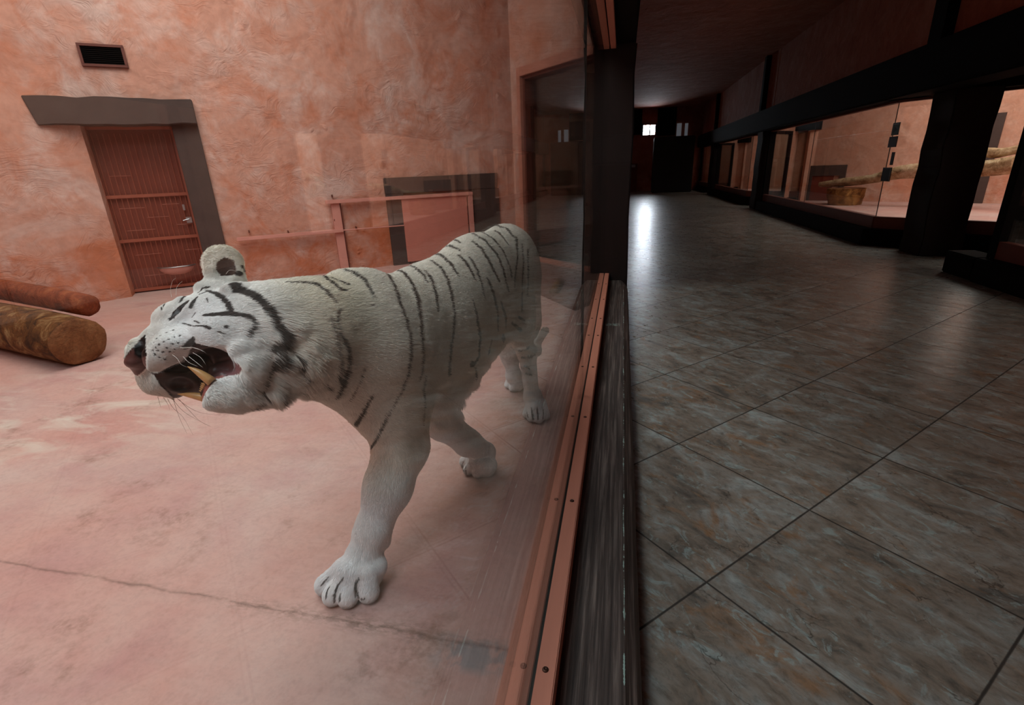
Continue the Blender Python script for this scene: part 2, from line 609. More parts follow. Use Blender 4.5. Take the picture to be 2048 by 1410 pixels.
# ------------------------------------------------------------------ corridor shell
def hall_floor():
    x0, x1, y0, y1 = -1.6, 5.6, -2.6, 27.6
    me = bpy.data.meshes.new('floor')
    me.from_pydata([(x0, y0, 0), (x1, y0, 0), (x1, y1, 0), (x0, y1, 0)], [], [(0, 1, 2, 3)])
    uv = me.uv_layers.new(name='UVMap')
    for li, lp in enumerate(me.loops):
        v = me.vertices[lp.vertex_index].co
        X, Y = v.x - CAM[0], v.y
        uv.data[li].uv = ((X * .70711 - Y * .70711) / .6 + 3.18322, (X * .70711 + Y * .70711) / .6 - 1.89232)
    me.materials.append(MAT['tile'])
    o = bpy.data.objects.new('floor', me)
    COL.objects.link(o)
    o['kind'] = 'structure'


hall_floor()
MB().box(-.2, 5.6, -2.6, 27.6, CEIL, CEIL + .1).build('ceiling', 'plaster_hall', kind='structure')
wall('wall_near', (-.0, -2.6), (5.6, -2.6), 0, CEIL, 'plaster_hall', out=(2, -5))
_a, _b = on_y(1286, 270, 27.0), on_y(1311, 249, 27.0)
wall('wall_end', (-1.8, 27.0), (5.6, 27.0), 0, CEIL, 'plaster_hall', holes=[(_a[0] + 1.8, _b[0] + 1.8, _a[2], _b[2])], out=(2, 30), th=.5)
# upper walls above the glazing on both sides
MB().box(3.78, 3.93, -2.6, 27.0, 2.42, CEIL).build('wall_right', 'plaster_hall', kind='structure')
MB().box(-.13, .10, -2.6, 27.0, 2.5, CEIL).build('wall_left', 'plaster_hall', kind='structure')
MB().box(3.58, 4.0, -2.6, 27.0, 1.93, 2.44).build('trim_1', 'timber_black', kind='structure', bevel=.02)
MB().box(-.15, .232, -2.6, 5.62, 2.262, CEIL - .02).build('trim_2', 'timber_black', kind='structure', bevel=.015)
MB().box(-.13, .232, 5.62, 27.0, 2.262, 2.62).build('trim_3', 'timber_black', kind='structure', bevel=.015)

# pillars
def pillar(x0, x1, y0, y1, z1, label, group=None, wob=.012):
    m = MB()
    segs = 9
    rows = []
    rnd = random.Random(int(y0 * 100))
    for i in range(segs + 1):
        z = z1 * i / segs
        o = [rnd.uniform(-wob, wob) for _ in range(4)]
        rows.append([(x0 + o[0], y0 + o[1], z), (x1 + o[2], y0 + o[1], z), (x1 + o[2], y1, z), (x0 + o[0], y1, z)])
    vs = [p for r_ in rows for p in r_]
    fs = [(0, 3, 2, 1), tuple(4 * segs + k for k in range(4))]
    for i in range(segs):
        for k in range(4):
            a, b = 4 * i + k, 4 * i + (k + 1) % 4
            fs.append((a, b, b + 4, a + 4))
    m.add(vs, fs)
    o = m.build('pillar', 'pillar', bevel=.012)
    return tag(o, label, 'pillar', group)


pillar(-.13, .232, 5.2, 5.56, 2.262, 'dark brown square pillar at the far end of the tiger glass')
pillar(3.9, 4.37, 7.36, 7.85, 1.93, 'widest black pillar, right foreground beside the window with the signs')
pillar(3.64, 3.90, 14.95, 15.5, 1.93, 'dark pillar left of the window showing the driftwood branch')
pillar(3.64, 3.92, 22.5, 23.2, 1.93, 'dark pillar between the two small windows far down the corridor')
# short posts above the beam, up to the ceiling
for yy, wd_, lb in ((7.45, .3, 'black post above the beam over the widest pillar'),
                    (15.6, .22, 'black upright post on the upper wall above the driftwood window'),
                    (22.9, .22, 'black upright post on the upper wall, second one down the corridor')):
    tag(MB().box(3.66, 3.78, yy, yy + wd_, 2.44, CEIL).build('wall_post', 'timber_black', bevel=.01), lb, 'post')

# ------------------------------------------------------------------ the big glass and its sill
SZ = .2
g1 = empty('window_1', (0, 2.5, .1), 'structure')
MB().box(-.006, .006, -1.6, 2.2, .15, 2.30).build('glass_pane', 'glass', g1)
MB().box(-.006, .006, 2.206, 5.2, .15, 2.30).build('glass_pane', 'glass', g1)
MB().box(-.0062, .0062, 2.2005, 2.2055, .16, 2.262).build('pane_seal', 'rubber', g1)
MB().box(-.014, .010, -1.6, 5.2, .12, SZ - .022).build('glazing_gasket', 'rubber', g1)
b1 = MB().box(.011, .054, -1.6, 5.2, .126, SZ).build('batten', 'copper', g1, bevel=.0025)
b2 = MB().box(-.062, -.016, -1.6, 5.2, .126, SZ - .006).build('batten', 'copper', g1, bevel=.0025)
b3 = MB().box(.012, .060, -1.6, 5.2, 2.222, 2.262).build('batten', 'copper', g1, bevel=.0025)
b4 = MB().box(-.085, -.016, -1.6, 5.2, 2.222, 2.262).build('batten', 'copper', g1, bevel=.0025)
tag(b2, 'weathered inner batten on the tiger side')
screw = MB()
ring = [(math.cos(t) * .0075, math.sin(t) * .0075) for t in np.linspace(0, 2 * math.pi, 14, endpoint=False)]
screw.add([(x, y, 0) for x, y in ring] + [(x * .86, y * .86, .0018) for x, y in ring] + [(x * .45, y * .45, .0026) for x, y in ring] + [(0, 0, .0008)],
          [(k, (k + 1) % 14, 14 + (k + 1) % 14, 14 + k) for k in range(14)] +
          [(14 + k, 14 + (k + 1) % 14, 28 + (k + 1) % 14, 28 + k) for k in range(14)] +
          [(28 + k, 28 + (k + 1) % 14, 42) for k in range(14)])
sc0 = screw.build('screw', 'screw', b1)
SCY = (.18, .778, 1.38, 1.98, 2.576, 3.132, 3.528, 4.096, 4.681)
for i, yy in enumerate(SCY):
    s_ = sc0 if i == 0 else sc0.copy()
    if i:
        COL.objects.link(s_)
        s_.parent = b1
    s_.matrix_world = Matrix.Translation((.029 + .0022 * yy, yy, SZ + .0002))

# plank sill on the corridor side: cross-section swept along y, rounded at its far end
def sill():
    m = MB()
    prof = [(-.16, .0), (-.16, .125), (.054, .125), (.06, .127), (.196, .128), (.204, .126), (.214, .114), (.232, .098), (.243, .075), (.247, .04), (.247, 0)]
    ys = list(np.linspace(-1.6, 5.0, 34)) + [5.05, 5.1, 5.15, 5.19]
    vs, fs = [], []
    rnd = random.Random(3)
    for i, y in enumerate(ys):
        k = 0 if y < 5.01 else ((y - 5.0) / .19) ** 2 * .03
        w1 = rnd.uniform(-.0015, .0015)
        for j, (x, z) in enumerate(prof):
            xx = x + (w1 if x > .15 else 0)
            if x > .1:
                xx -= k * .8
            vs.append((xx, y, z))
    n = len(prof)
    for i in range(len(ys) - 1):
        for j in range(n - 1):
            fs.append((i * n + j, (i + 1) * n + j, (i + 1) * n + j + 1, i * n + j + 1))
    fs.append(tuple(range(n)))
    fs.append(tuple((len(ys) - 1) * n + j for j in range(n)))
    m.add(vs, fs)
    return m.build('trim_4', 'wood_dark', kind='structure')


sill()

# ------------------------------------------------------------------ tiger enclosure
BE = unit(50)                                   # back wall direction
BN = np.array([BE[1], -BE[0]])                  # towards the room
P0 = np.array([-4.39, 4.49]) + BN * .06
def bw(s, d=0.0, z=0.0):
    q = P0 + BE * s + BN * d
    return (q[0], q[1], z)


LW = -unit(29)                                  # left wall runs towards the viewer
k_door = bw(-.53)
lw_end = (k_door[0] + LW[0] * 6.5, k_door[1] + LW[1] * 6.5)
W0 = np.array([-.13, 5.3])
WD = np.array([-.71, .704])
WD = WD / np.linalg.norm(WD)
wcorner = W0 + WD * 1.42
bend = bw(4.02)
poly = [(-.05, -2.4), (-.05, 5.3), tuple(W0), tuple(wcorner + [-.0, .0]), bend[:2], bw(.19)[:2], bw(.19, -.5)[:2], bw(-.6, -.5)[:2], k_door[:2], tuple(lw_end), (-6.5, -2.4)]
MB().add([(x, y, ZE) for x, y in poly] + [(x, y, 0.0) for x, y in poly],
         [tuple(range(len(poly)))] + [tuple(range(2 * len(poly) - 1, len(poly) - 1, -1))] +
         [(i, (i + 1) % len(poly), len(poly) + (i + 1) % len(poly), len(poly) + i) for i in range(len(poly))]
         ).build('floor', 'floor_pink', kind='structure')
TOP = 4.4
wall('wall_back', bw(-.53), bend, ZE, TOP, 'plaster', holes=[(0.0, .72, ZE, 1.79)], out=bw(2, -3), th=.3)
wall('wall_jamb', bw(-.53, .0), bw(-.53, -.3), ZE, TOP, 'plaster', out=bw(-2, -.2), th=.1)
wall('wall_left', k_door, lw_end, ZE, TOP, 'plaster', out=(-9, 2), th=.2)
wall('wall_near', (-6.9, -2.4), (-.15, -2.4), ZE, TOP, 'plaster', out=(-3, -5))
wall('wall_outer', lw_end, (-6.9, -2.4), ZE, TOP, 'plaster', out=(-12, -2))
wall('wall_corner', bend, tuple(wcorner + np.array([-.008, .012])), ZE, TOP, 'plaster', out=(1, 7), th=.08)
wall('wall_angled', tuple(W0), tuple(wcorner), ZE, TOP, 'plaster', holes=[(.0, 1.25, .205, 2.27)], out=(1, 7), th=.16)
MB().box(-.15, -.02, -2.4, 5.3, 2.262, TOP).build('wall_upper', 'plaster', kind='structure')
# ceiling with two roof lights, the small one added to match its added lamp
MB().add([(x, y, TOP) for x, y in [(-9.2, -2.6), (0, -2.6), (0, 8.0), (-9.2, 8.0)]], [(0, 1, 2, 3)]).build('ceiling', 'plaster_bay', kind='structure')
for cx_, cy_, sx_, sy_, lb in ((-2.6, 2.9, 3.0, 3.4, 'large'), (-1.25, -.7, 2.0, 2.6, 'small')):
    sk = empty('window_2', (cx_, cy_, TOP), 'structure')
    MB().box(cx_ - sx_ / 2, cx_ + sx_ / 2, cy_ - sy_ / 2, cy_ + sy_ / 2, TOP - .03, TOP - .01).build('opal_pane', 'skypane', sk)
    f = MB()
    for a, b in ((-1, 1), (1, 1)):
        f.box(cx_ + a * sx_ / 2 - .05, cx_ + a * sx_ / 2 + .05, cy_ - sy_ / 2 - .05, cy_ + sy_ / 2 + .05, TOP - .06, TOP)
        f.box(cx_ - sx_ / 2 - .05, cx_ + sx_ / 2 + .05, cy_ + a * sy_ / 2 - .05, cy_ + a * sy_ / 2 + .05, TOP - .06, TOP)
    f.build('pane_frame', 'lintel', sk)

# angled window: copper frame, dark inner edge, pane
g3 = empty('window_3', (*(W0 + WD * .6), .2), 'structure')
WN = np.array([-WD[1], WD[0]])
if np.dot(WN, np.array([-3, 3]) - W0) < 0:
    WN = -WN
fr = MB()
fr.slab(W0, WD, WN, 1.20, 1.27, -.05, .03, .17, 2.30)
fr.slab(W0, WD, WN, .0, 1.20, -.05, .03, 2.21, 2.30)
fr.slab(W0, WD, WN, .0, 1.20, -.05, .03, .17, .235)
fr.build('window_frame', 'copper', g3, bevel=.003)
fr = MB()
fr.slab(W0, WD, WN, 1.165, 1.20, -.14, -.01, .235, 2.21)
fr.slab(W0, WD, WN, .0, 1.165, -.14, -.01, 2.18, 2.21)
fr.build('window_rebate', 'copper_dark', g3)
MB().slab(W0, WD, WN, .0, 1.165, -.10, -.09, .235, 2.18).build('glass_pane', 'glass', g3)
# low plinth under it, on the tiger side
pl_ = [(-.07, 5.2), (-.07, 4.05), tuple(on_z(1150, 622, ZE)[:2]), tuple(on_z(1063, 582, ZE)[:2]), tuple((W0 + WD * 1.42)[:2]), tuple(W0)]
npl = len(pl_)
MB().add([(x, y, ZE) for x, y in pl_] + [(x, y, ZE + .035) for x, y in pl_],
         [tuple(range(npl))[::-1], tuple(range(npl, 2 * npl))] + [(i, (i + 1) % npl, npl + (i + 1) % npl, npl + i) for i in range(npl)]
         ).build('trim_5', flat('brown_step_paint', srgb(128, 92, 82), .7), kind='structure')

# air vent
vp = [on_plane(px, py, (*P0, 0), (*BN, 0)) for px, py in ((152, 85), (248, 93), (257, 137), (165, 133))]
vs_ = [float(np.dot(q[:2] - P0, BE)) for q in vp]
s0, s1, z0, z1 = (vs_[0] + vs_[3]) / 2, (vs_[1] + vs_[2]) / 2, (vp[2][2] + vp[3][2]) / 2, (vp[0][2] + vp[1][2]) / 2
vent = empty('air_vent', bw((s0 + s1) / 2, 0, (z0 + z1) / 2), None, 'small rectangular slatted air vent high on the salmon wall above the barred door', 'vent')
m = MB()
t_ = .022
m.slab(P0, BE, BN, s0, s1, 0, .03, z1 - t_, z1).slab(P0, BE, BN, s0, s1, 0, .03, z0, z0 + t_)
m.slab(P0, BE, BN, s0, s0 + t_, 0, .03, z0 + t_, z1 - t_).slab(P0, BE, BN, s1 - t_, s1, 0, .03, z0 + t_, z1 - t_)
m.build('frame', 'copper_dark', vent, bevel=.002)
MB().slab(P0, BE, BN, s0 + t_, s1 - t_, .001, .004, z0 + t_, z1 - t_).build('duct_back', 'void', vent)
nsl = 9
for k in range(nsl):
    zc = z0 + t_ + (k + .5) * (z1 - z0 - 2 * t_) / nsl
    c = MB()
    A = [(s0 + t_, .006, zc + .004), (s1 - t_, .006, zc + .004), (s1 - t_, .022, zc - .006), (s0 + t_, .022, zc - .006)]
    pts = [bw(a, d, z) for a, d, z in A] + [bw(a, d, z + .0035) for a, d, z in A]
    c.hexa(pts).build('slat', 'timber_black', vent)

# grey-brown painted surround of the barred door (a beam and one leg standing proud of the wall)
def wobbly(name, quad, d0, d1, mat, nseg=10, amp=.008, kind='structure', parent=None, seed=1):
    """slab given by 4 corners (s,z) with a hand-made, slightly uneven outline"""
    rnd = random.Random(seed)
    (a, b, c_, d) = [np.array(q, float) for q in quad]
    top, bot = [], []
    for i in range(nseg + 1):
        t = i / nseg
        top.append(a + (b - a) * t + np.array([0, rnd.uniform(-amp, amp)]) * (0 < i < nseg))
        bot.append(d + (c_ - d) * t + np.array([0, rnd.uniform(-amp, amp)]) * (0 < i < nseg))
    vs, fs = [], []
    for row, dd in ((top, d1), (bot, d1), (top, d0), (bot, d0)):
        vs += [bw(q[0], dd, q[1]) for q in row]
    n = nseg + 1
    for i in range(nseg):
        fs += [(i, i + 1, n + i + 1, n + i), (2 * n + i, 3 * n + i, 3 * n + i + 1, 2 * n + i + 1),
               (i, 2 * n + i, 2 * n + i + 1, i + 1), (n + i, n + i + 1, 3 * n + i + 1, 3 * n + i)]
    fs += [(0, n, 3 * n, 2 * n), (nseg, 2 * n + nseg, 3 * n + nseg, n + nseg)]
    o = MB().add(vs, fs).build(name, mat, parent, bevel=.006)
    if kind and parent is None:
        o['kind'] = kind
    return o


wobbly('trim_6', [(-.85, 2.0), (.415, 2.0), (.415, 1.782), (-.80, 1.765)], -.06, .13, 'lintel', seed=5)
wobbly('trim_7', [(.19, 1.80), (.415, 1.80), (.415, ZE), (.19, ZE)], -.28, .045, 'lintel', seed=6, nseg=2)

# barred door
ds0, ds1, dz0, dz1, dd = -.56, .19, ZE + .012, 1.785, -.20
door = empty('door_1', bw(-.15, dd, ZE), 'structure')
MB().slab(P0, BE, BN, ds0, ds1, dd - .05, dd - .02, dz0, dz1).build('door_leaf', 'door_red', door)
m = MB()
for a, b, z_a, z_b in ((ds0, ds0 + .035, dz0, dz1), (ds1 - .03, ds1, dz0, dz1)):
    m.slab(P0, BE, BN, a, b, dd - .01, dd + .03, z_a, z_b)
for zz in (dz1 - .03, dz0):
    m.slab(P0, BE, BN, ds0 + .035, ds1 - .03, dd - .01, dd + .03, zz, zz + .03)
m.build('door_frame', 'bar_red', door, bevel=.003)
for zz, nm in ((1.135, 'upper'), (.70, 'lower')):
    m = MB().slab(P0, BE, BN, ds0 + .035, ds1 - .03, dd + .006, dd + .026, zz - .016, zz + .016)
    m.build('cross_bar', 'bar_red', door, bevel=.002)
nb = 15
rb = random.Random(4)
for k in range(nb):
    sx = ds0 + .06 + k * (ds1 - ds0 - .11) / (nb - 1)
    zt = 1.72 if k < 0 else 1.72
    MB().tube([bw(sx, dd + .014, dz0 + .02), bw(sx, dd + .014, zt)], .0032, 6).build('bar', 'bar_red', door)
m = MB()
for a, b, zz in ((-.46, -.28, 1.33), (-.45, -.24, 1.02), (-.08, .07, 1.04), (-.24, -.05, .92), (-.44, -.2, .80), (.0, .15, .83), (-.43, -.2, .55), (.02, .16, .56), (-.4, -.18, .33)):
    m.tube([bw(a, dd + .02, zz), bw(b, dd + .02, zz)], .003, 6)
m.build('tie_wire', 'bar_red', door)
MB().slab(P0, BE, BN, .095, .115, dd + .02, dd + .035, .97, 1.03).build('keeper', 'steel', door, bevel=.003)
h = MB().slab(P0, BE, BN, .10, .15, dd + .02, dd + .03, .84, .90)
h.tube([bw(.13, dd + .04, .88), bw(.07, dd + .05, .868)], .006, 8)
h.build('door_handle', 'steel', door)
# feeding scoop with a steel lip on the door
tr = empty('feed_tray', bw(.03, dd + .05, .36), None, 'half-round orange feeding tray with a steel lip on the barred door', 'tray')
tp = [on_plane(px, py, (*P0, 0), (*BN, 0)) for px, py in ((312, 541), (388, 532), (350, 558))]
ta, tb = float(np.dot(tp[0][:2] - P0, BE)), float(np.dot(tp[1][:2] - P0, BE))
tz = float((tp[0][2] + tp[1][2]) / 2)
tc, trr = (ta + tb) / 2, (tb - ta) / 2
vs, fs = [], []
na = 16
for j, (fr_, dz_) in enumerate(((1.0, 0.0), (.93, -.035), (.72, -.065), (.4, -.085), (.05, -.09))):
    for i in range(na + 1):
        a = math.pi * i / na
        vs.append(bw(tc - math.cos(a) * trr * fr_, dd + .03 + math.sin(a) * .10 * fr_, tz + dz_))
for j in range(4):
    for i in range(na):
        fs.append((j * (na + 1) + i, j * (na + 1) + i + 1, (j + 1) * (na + 1) + i + 1, (j + 1) * (na + 1) + i))
bo = MB().add(vs, fs).build('bowl', 'copper_rail', tr, smooth=True)
MB().tube([bw(tc - math.cos(math.pi * i / na) * trr, dd + .03 + math.sin(math.pi * i / na) * .10, tz) for i in range(na + 1)], .0075, 8).build('lip', 'steel', tr, smooth=True)

# second opening: surround, sliding hatch on its track
wobbly('trim_8', [(2.21, 1.207), (3.74, 1.212), (3.72, 1.02), (2.21, 1.02)], 0, .035, 'lintel', amp=.002, seed=7)
MB().slab(P0, BE, BN, 2.215, 2.43, 0, .035, ZE, 1.02).build('trim_9', 'lintel', kind='structure')
MB().slab(P0, BE, BN, 3.36, 3.74, 0, .035, ZE, 1.02).build('trim_10', 'lintel', kind='structure')


def bs(px, py, d=.06):
    q = on_plane(px, py, (*(P0 + BN * d), 0), (*BN, 0))
    return float(np.dot(q[:2] - P0, BE)), float(q[2])


gate = empty('sliding_hatch', bw(2.9, .06, ZE), None, 'salmon steel sliding hatch hanging from a long rail on the back wall', 'hatch')
r0, r1 = bs(650, 400), bs(944, 386)
MB().slab(P0, BE, BN, r0[0], r1[0], .04, .085, .955, .995).build('track_rail', 'copper_rail', gate, bevel=.003)
p0_, p1_ = bs(806, 430), bs(938, 430)
MB().slab(P0, BE, BN, p0_[0], p1_[0] - .02, .045, .065, .19, .955).build('hatch_panel', 'hatch', gate, bevel=.002)
MB().slab(P0, BE, BN, p1_[0] + .0, p1_[0] + .06, .04, .08, .19, .955).build('guide_post', 'copper_rail', gate, bevel=.002)
q0, q1 = bs(667, 440), bs(684, 440)
MB().slab(P0, BE, BN, q0[0], q1[0], .0, .05, ZE, .955).build('support_post', 'copper_rail', gate, bevel=.002)
MB().slab(P0, BE, BN, q1[0] + .002, q1[0] + .016, .0, .042, ZE, .955).build('support_post', 'copper_dark', gate)
u0, u1 = bs(470, 462), bs(686, 459)
MB().slab(P0, BE, BN, u0[0], u1[0], .05, .09, u1[1] - .028, u1[1] + .01).build('pull_rail', 'copper_rail', gate, bevel=.003)
MB().tube([bw(u1[0], .07, u1[1] - .008), bw(p0_[0], .07, u1[1] - .012)], .007, 8).build('pull_rod', 'copper_rail', gate)
for px, py in ((664, 392), (725, 400), (712, 455), (576, 463), (668, 440), (498, 463)):
    a, z = bs(px, py, .02)
    MB().slab(P0, BE, BN, a - .006, a + .006, 0, .05, z - .012, z + .012).build('bracket', 'copper_dark', gate)

# ------------------------------------------------------------------ logs in the tiger enclosure
def log(name, pts, rads, mat, endmat, label, parent=None, seg=28, rough=.06, seed=2, cat='log'):
    rnd = random.Random(seed)
    pts = [np.array(p, float) for p in pts]
    n = 18
    P, Rr = [], []
    for i in range(n + 1):
        t = i / n * (len(pts) - 1)
        a = min(int(t), len(pts) - 2)
        f = t - a
        p = [pts[max(a - 1, 0)], pts[a], pts[a + 1], pts[min(a + 2, len(pts) - 1)]]
        P.append(.5 * ((2 * p[1]) + (-p[0] + p[2]) * f + (2 * p[0] - 5 * p[1] + 4 * p[2] - p[3]) * f * f + (-p[0] + 3 * p[1] - 3 * p[2] + p[3]) * f ** 3))
        Rr.append(rads[a] * (1 - f) + rads[a + 1] * f)
    m = MB()
    m.tube(P, Rr, seg, cap=False)
    v = m.v
    ph = [rnd.uniform(0, 6.28) for _ in range(6)]
    for i in range(n + 1):
        for k in range(seg):
            an = 2 * math.pi * k / seg
            f = 1 + rough * (math.sin(2 * an + ph[0] + i * .15) * .6 + math.sin(5 * an + ph[1] + i * .3) * .35 + math.sin(9 * an + ph[2] - i * .4) * .2) + rnd.uniform(-rough, rough) * .15
            q = P[i] + (np.array(v[i * seg + k]) - P[i]) * f
            v[i * seg + k] = tuple(q)
    o = m.build(name, mat, parent, smooth=True)
    if parent is None:
        tag(o, label, cat)
    for i in (0, n):
        e = MB()
        rim = [np.array(v[i * seg + k]) for k in range(seg)]
        c = P[i]
        d = (P[0] - P[1]) if i == 0 else (P[n] - P[n - 1])
        d = d / np.linalg.norm(d)
        rs = [r_ + d * .001 for r_ in rim] + [c + (r_ - c) * .93 + d * .012 for r_ in rim] + [c + (r_ - c) * .5 + d * .015 for r_ in rim] + [c + d * .013]
        b = len(e.v)
        fs = []
        for q in range(2):
            fs += [(q * seg + k, q * seg + (k + 1) % seg, (q + 1) * seg + (k + 1) % seg, (q + 1) * seg + k) for k in range(seg)]
        fs += [(2 * seg + k, 2 * seg + (k + 1) % seg, 3 * seg) for k in range(seg)]
        e.add(rs, fs)
        e.build('sawn_end', endmat, o, smooth=True)
    return o


log('fallen_log', [(-3.22, 2.38, ZE + .150), (-3.6, 2.475, ZE + .152), (-4.7, 2.75, ZE + .153)], [.152, .155, .156],
    'log_bark', 'log_end', 'thick sawn log lying on the pink floor, lower of the two at the left edge', seed=3)
log('stripped_log', [(-3.28, 2.555, ZE + .340), (-3.68, 2.655, ZE + .352), (-4.7, 2.92, ZE + .37)], [.068, .076, .082],
    'log_red', 'log_red', 'slimmer red-brown trunk lying across the top of the thick log', seed=5)

# ------------------------------------------------------------------ neighbouring enclosures
def bay(sgn, xf, y0, y1, names, depth=5.0, detail=0, frame='copper_dark', wmat='plaster_bay'):
    """an enclosure along the corridor; sgn = +1 right of it, -1 left of it"""
    X = lambda d: xf + sgn * d
    zt, zb = 1.93, .40
    far_e = np.array([.669 * sgn, .743])
    c_far = np.array([X(0), y1]) + far_e * 1.4
    pts = [(X(0), y1), tuple(c_far), (X(depth), y1 - 2.2), (X(depth), y0 - .6), (X(1.1), y0 - 1.05), (X(0), y0)]
    ctr = (X(depth * .5), (y0 + y1) / 2)
    npt = len(pts)
    MB().add([(x, y, ZE) for x, y in pts] + [(x, y, .02) for x, y in pts],
             [tuple(range(npt)), tuple(range(npt, 2 * npt))[::-1]] + [(i, (i + 1) % npt, npt + (i + 1) % npt, npt + i) for i in range(npt)]
             ).build('floor', 'floor_pink', kind='structure')
    out = lambda a, b: tuple(np.array(a) + (np.array(b) - np.array(a)) / 2 + ((np.array(a) + np.array(b)) / 2 - np.array(ctr)))
    H = 3.95
    wall('wall_angled', pts[0], pts[1], ZE, H, wmat, holes=[(.03, 1.0, .30, 1.90)], out=out(pts[0], pts[1]), th=.04)
    wall('wall_back', pts[1], pts[2], ZE, H, wmat, out=out(pts[1], pts[2]))
    wall('wall_outer', pts[2], pts[3], ZE, H, wmat, out=out(pts[2], pts[3]))
    wall('wall_near', pts[3], pts[4], ZE, H, wmat, out=out(pts[3], pts[4]))
    wall('wall_front', pts[5], pts[0], 2.44, H, wmat, out=(X(.4), (y0 + y1) / 2), th=.04)
    MB().add([(x, y, H) for x, y in pts], [tuple(range(npt))]).build('ceiling', wmat, kind='structure')
    # curb, red sill board, panes
    W = empty(names[0], (X(0), (y0 + y1) / 2, .2), 'structure')
    cb = MB()
    a, b, c_ = np.array(pts[0]), np.array(pts[5]), np.array(pts[4])
    cb.add([(a[0] - sgn * .17, a[1], 0), (a[0] + sgn * .1, a[1], 0), (b[0] + sgn * .1, b[1] + .1, 0), (c_[0], c_[1] + .1, 0), (c_[0] - sgn * .12, c_[1] - .12, 0), (b[0] - sgn * .17, b[1] - .07, 0)] +
           [(a[0] - sgn * .15, a[1], .235), (a[0] + sgn * .1, a[1], .235), (b[0] + sgn * .1, b[1] + .1, .235), (c_[0], c_[1] + .1, .235), (c_[0] - sgn * .10, c_[1] - .10, .235), (b[0] - sgn * .15, b[1] - .06, .235)],
           [(0, 5, 4, 3, 2, 1), (6, 7, 8, 9, 10, 11)] + [(i, (i + 1) % 6, 6 + (i + 1) % 6, 6 + i) for i in range(6)])
    cb.build('curb', 'timber_black', W, bevel=.012)
    cb = MB()
    e1 = (b - a) / np.linalg.norm(b - a)
    n1 = np.array([-sgn, 0.0])
    e2 = (c_ - b) / np.linalg.norm(c_ - b)
    n2 = np.array([e2[1], -e2[0]])
    if np.dot(n2, np.array(ctr) - b) > 0:
        n2 = -n2
    L1, L2 = np.linalg.norm(b - a), np.linalg.norm(c_ - b)
    for z_a, z_b in ((.235, .40), (1.90, 1.93)):
        cb.slab(a, e1, n1, 0, L1, -.05, .03, z_a, z_b)
        cb.slab(b, e2, n2, 0, L2, -.05, .03, z_a, z_b)
    cb.build('sill_board', frame, W)
    MB().slab(a, e1, n1, -.05, .06, -.10, .035, .235, 1.93).build('frame_post', 'timber_black', W)
    for k in range(2):
        MB().slab(a, e1, n1, L1 * k / 2, L1 * (k + 1) / 2 - .004, -.012, -.002, .38, 1.93).build('glass_pane', 'glass', W)
    MB().slab(b, e2, n2, .004, L2, -.012, -.002, .38, 1.93).build('glass_pane', 'glass', W)
    s_ = MB().slab(a, e1, n1, L1 / 2 - .004, L1 / 2, -.012, -.001, .38, 1.93)
    s_.slab(b, e2, n2, -.004, .004, -.012, .002, .38, 1.93)
    s_.build('pane_seal', 'rubber', W)
    # beam over the angled pane
    MB().slab(b, e2, n2, -.1, L2 + .3, -.12, .2, 1.93, 2.44).build('beam', 'timber_black', W)
    # window in the far angled wall
    G = empty(names[1], (*((a + c_far) / 2), .3), 'structure')
    nf = np.array([far_e[1], -far_e[0]])
    if np.dot(nf, np.array(ctr) - a) < 0:
        nf = -nf
    f_ = MB()
    f_.slab(a, far_e, nf, .94, 1.04, -.04, .03, .24, 1.93).slab(a, far_e, nf, .0, .03, -.04, .03, .24, 1.93).slab(a, far_e, nf, .03, .94, -.04, .03, 1.85, 1.93).slab(a, far_e, nf, .03, .94, -.04, .03, .24, .32)
    f_.build('window_frame', 'pillar', G, bevel=.004)
    MB().slab(a, far_e, nf, .03, .94, -.03, -.02, .32, 1.85).build('glass_pane', 'glass', G)
    return pts, H


ptsA, HA = bay(1, 3.8, 8.45, 14.8, ('window_4', 'window_5'))
bay(1, 3.8, -.9, 5.85, ('window_6', 'window_7'))
bay(1, 3.8, 16.7, 22.3, ('window_8', 'window_9'))
bay(1, 3.8, 24.3, 26.9, ('window_10', 'window_11'), depth=3.5)
bay(-1, -.0, 8.3, 14.6, ('window_12', 'window_13'))
bay(-1, -.0, 16.5, 23.4, ('window_14', 'window_15'))
# the curb of the nearest right-hand enclosure runs on past its glass
tag(MB().box(3.65, 3.92, 5.86, 6.35, 0, .235).build('trim_15', 'timber_black', bevel=.012), kind='structure')
# walls closing the recesses behind the pillars
wall('wall_recess', (5.6, 6.0), (5.6, 7.3), 0, 2.6, 'plaster_hall', out=(9, 7))
wall('wall_recess', (-1.62, 7.3), (-1.62, 7.9), 0, 2.6, 'plaster_hall', out=(-4, 7.6), th=.05)

# what stands in the right-hand enclosure with the signs
pa, pb = np.array(ptsA[1]), np.array(ptsA[2])
EA = (pb - pa) / np.linalg.norm(pb - pa)
NA = np.array([EA[1], -EA[0]])
if np.dot(NA, np.array([5, 10]) - pa) < 0:
    NA = -NA


def ba(px, py, d=0.0):
    q = on_plane(px, py, (*(pa + NA * d), 0), (*NA, 0))
    return float(np.dot(q[:2] - pa, EA)), float(q[2])


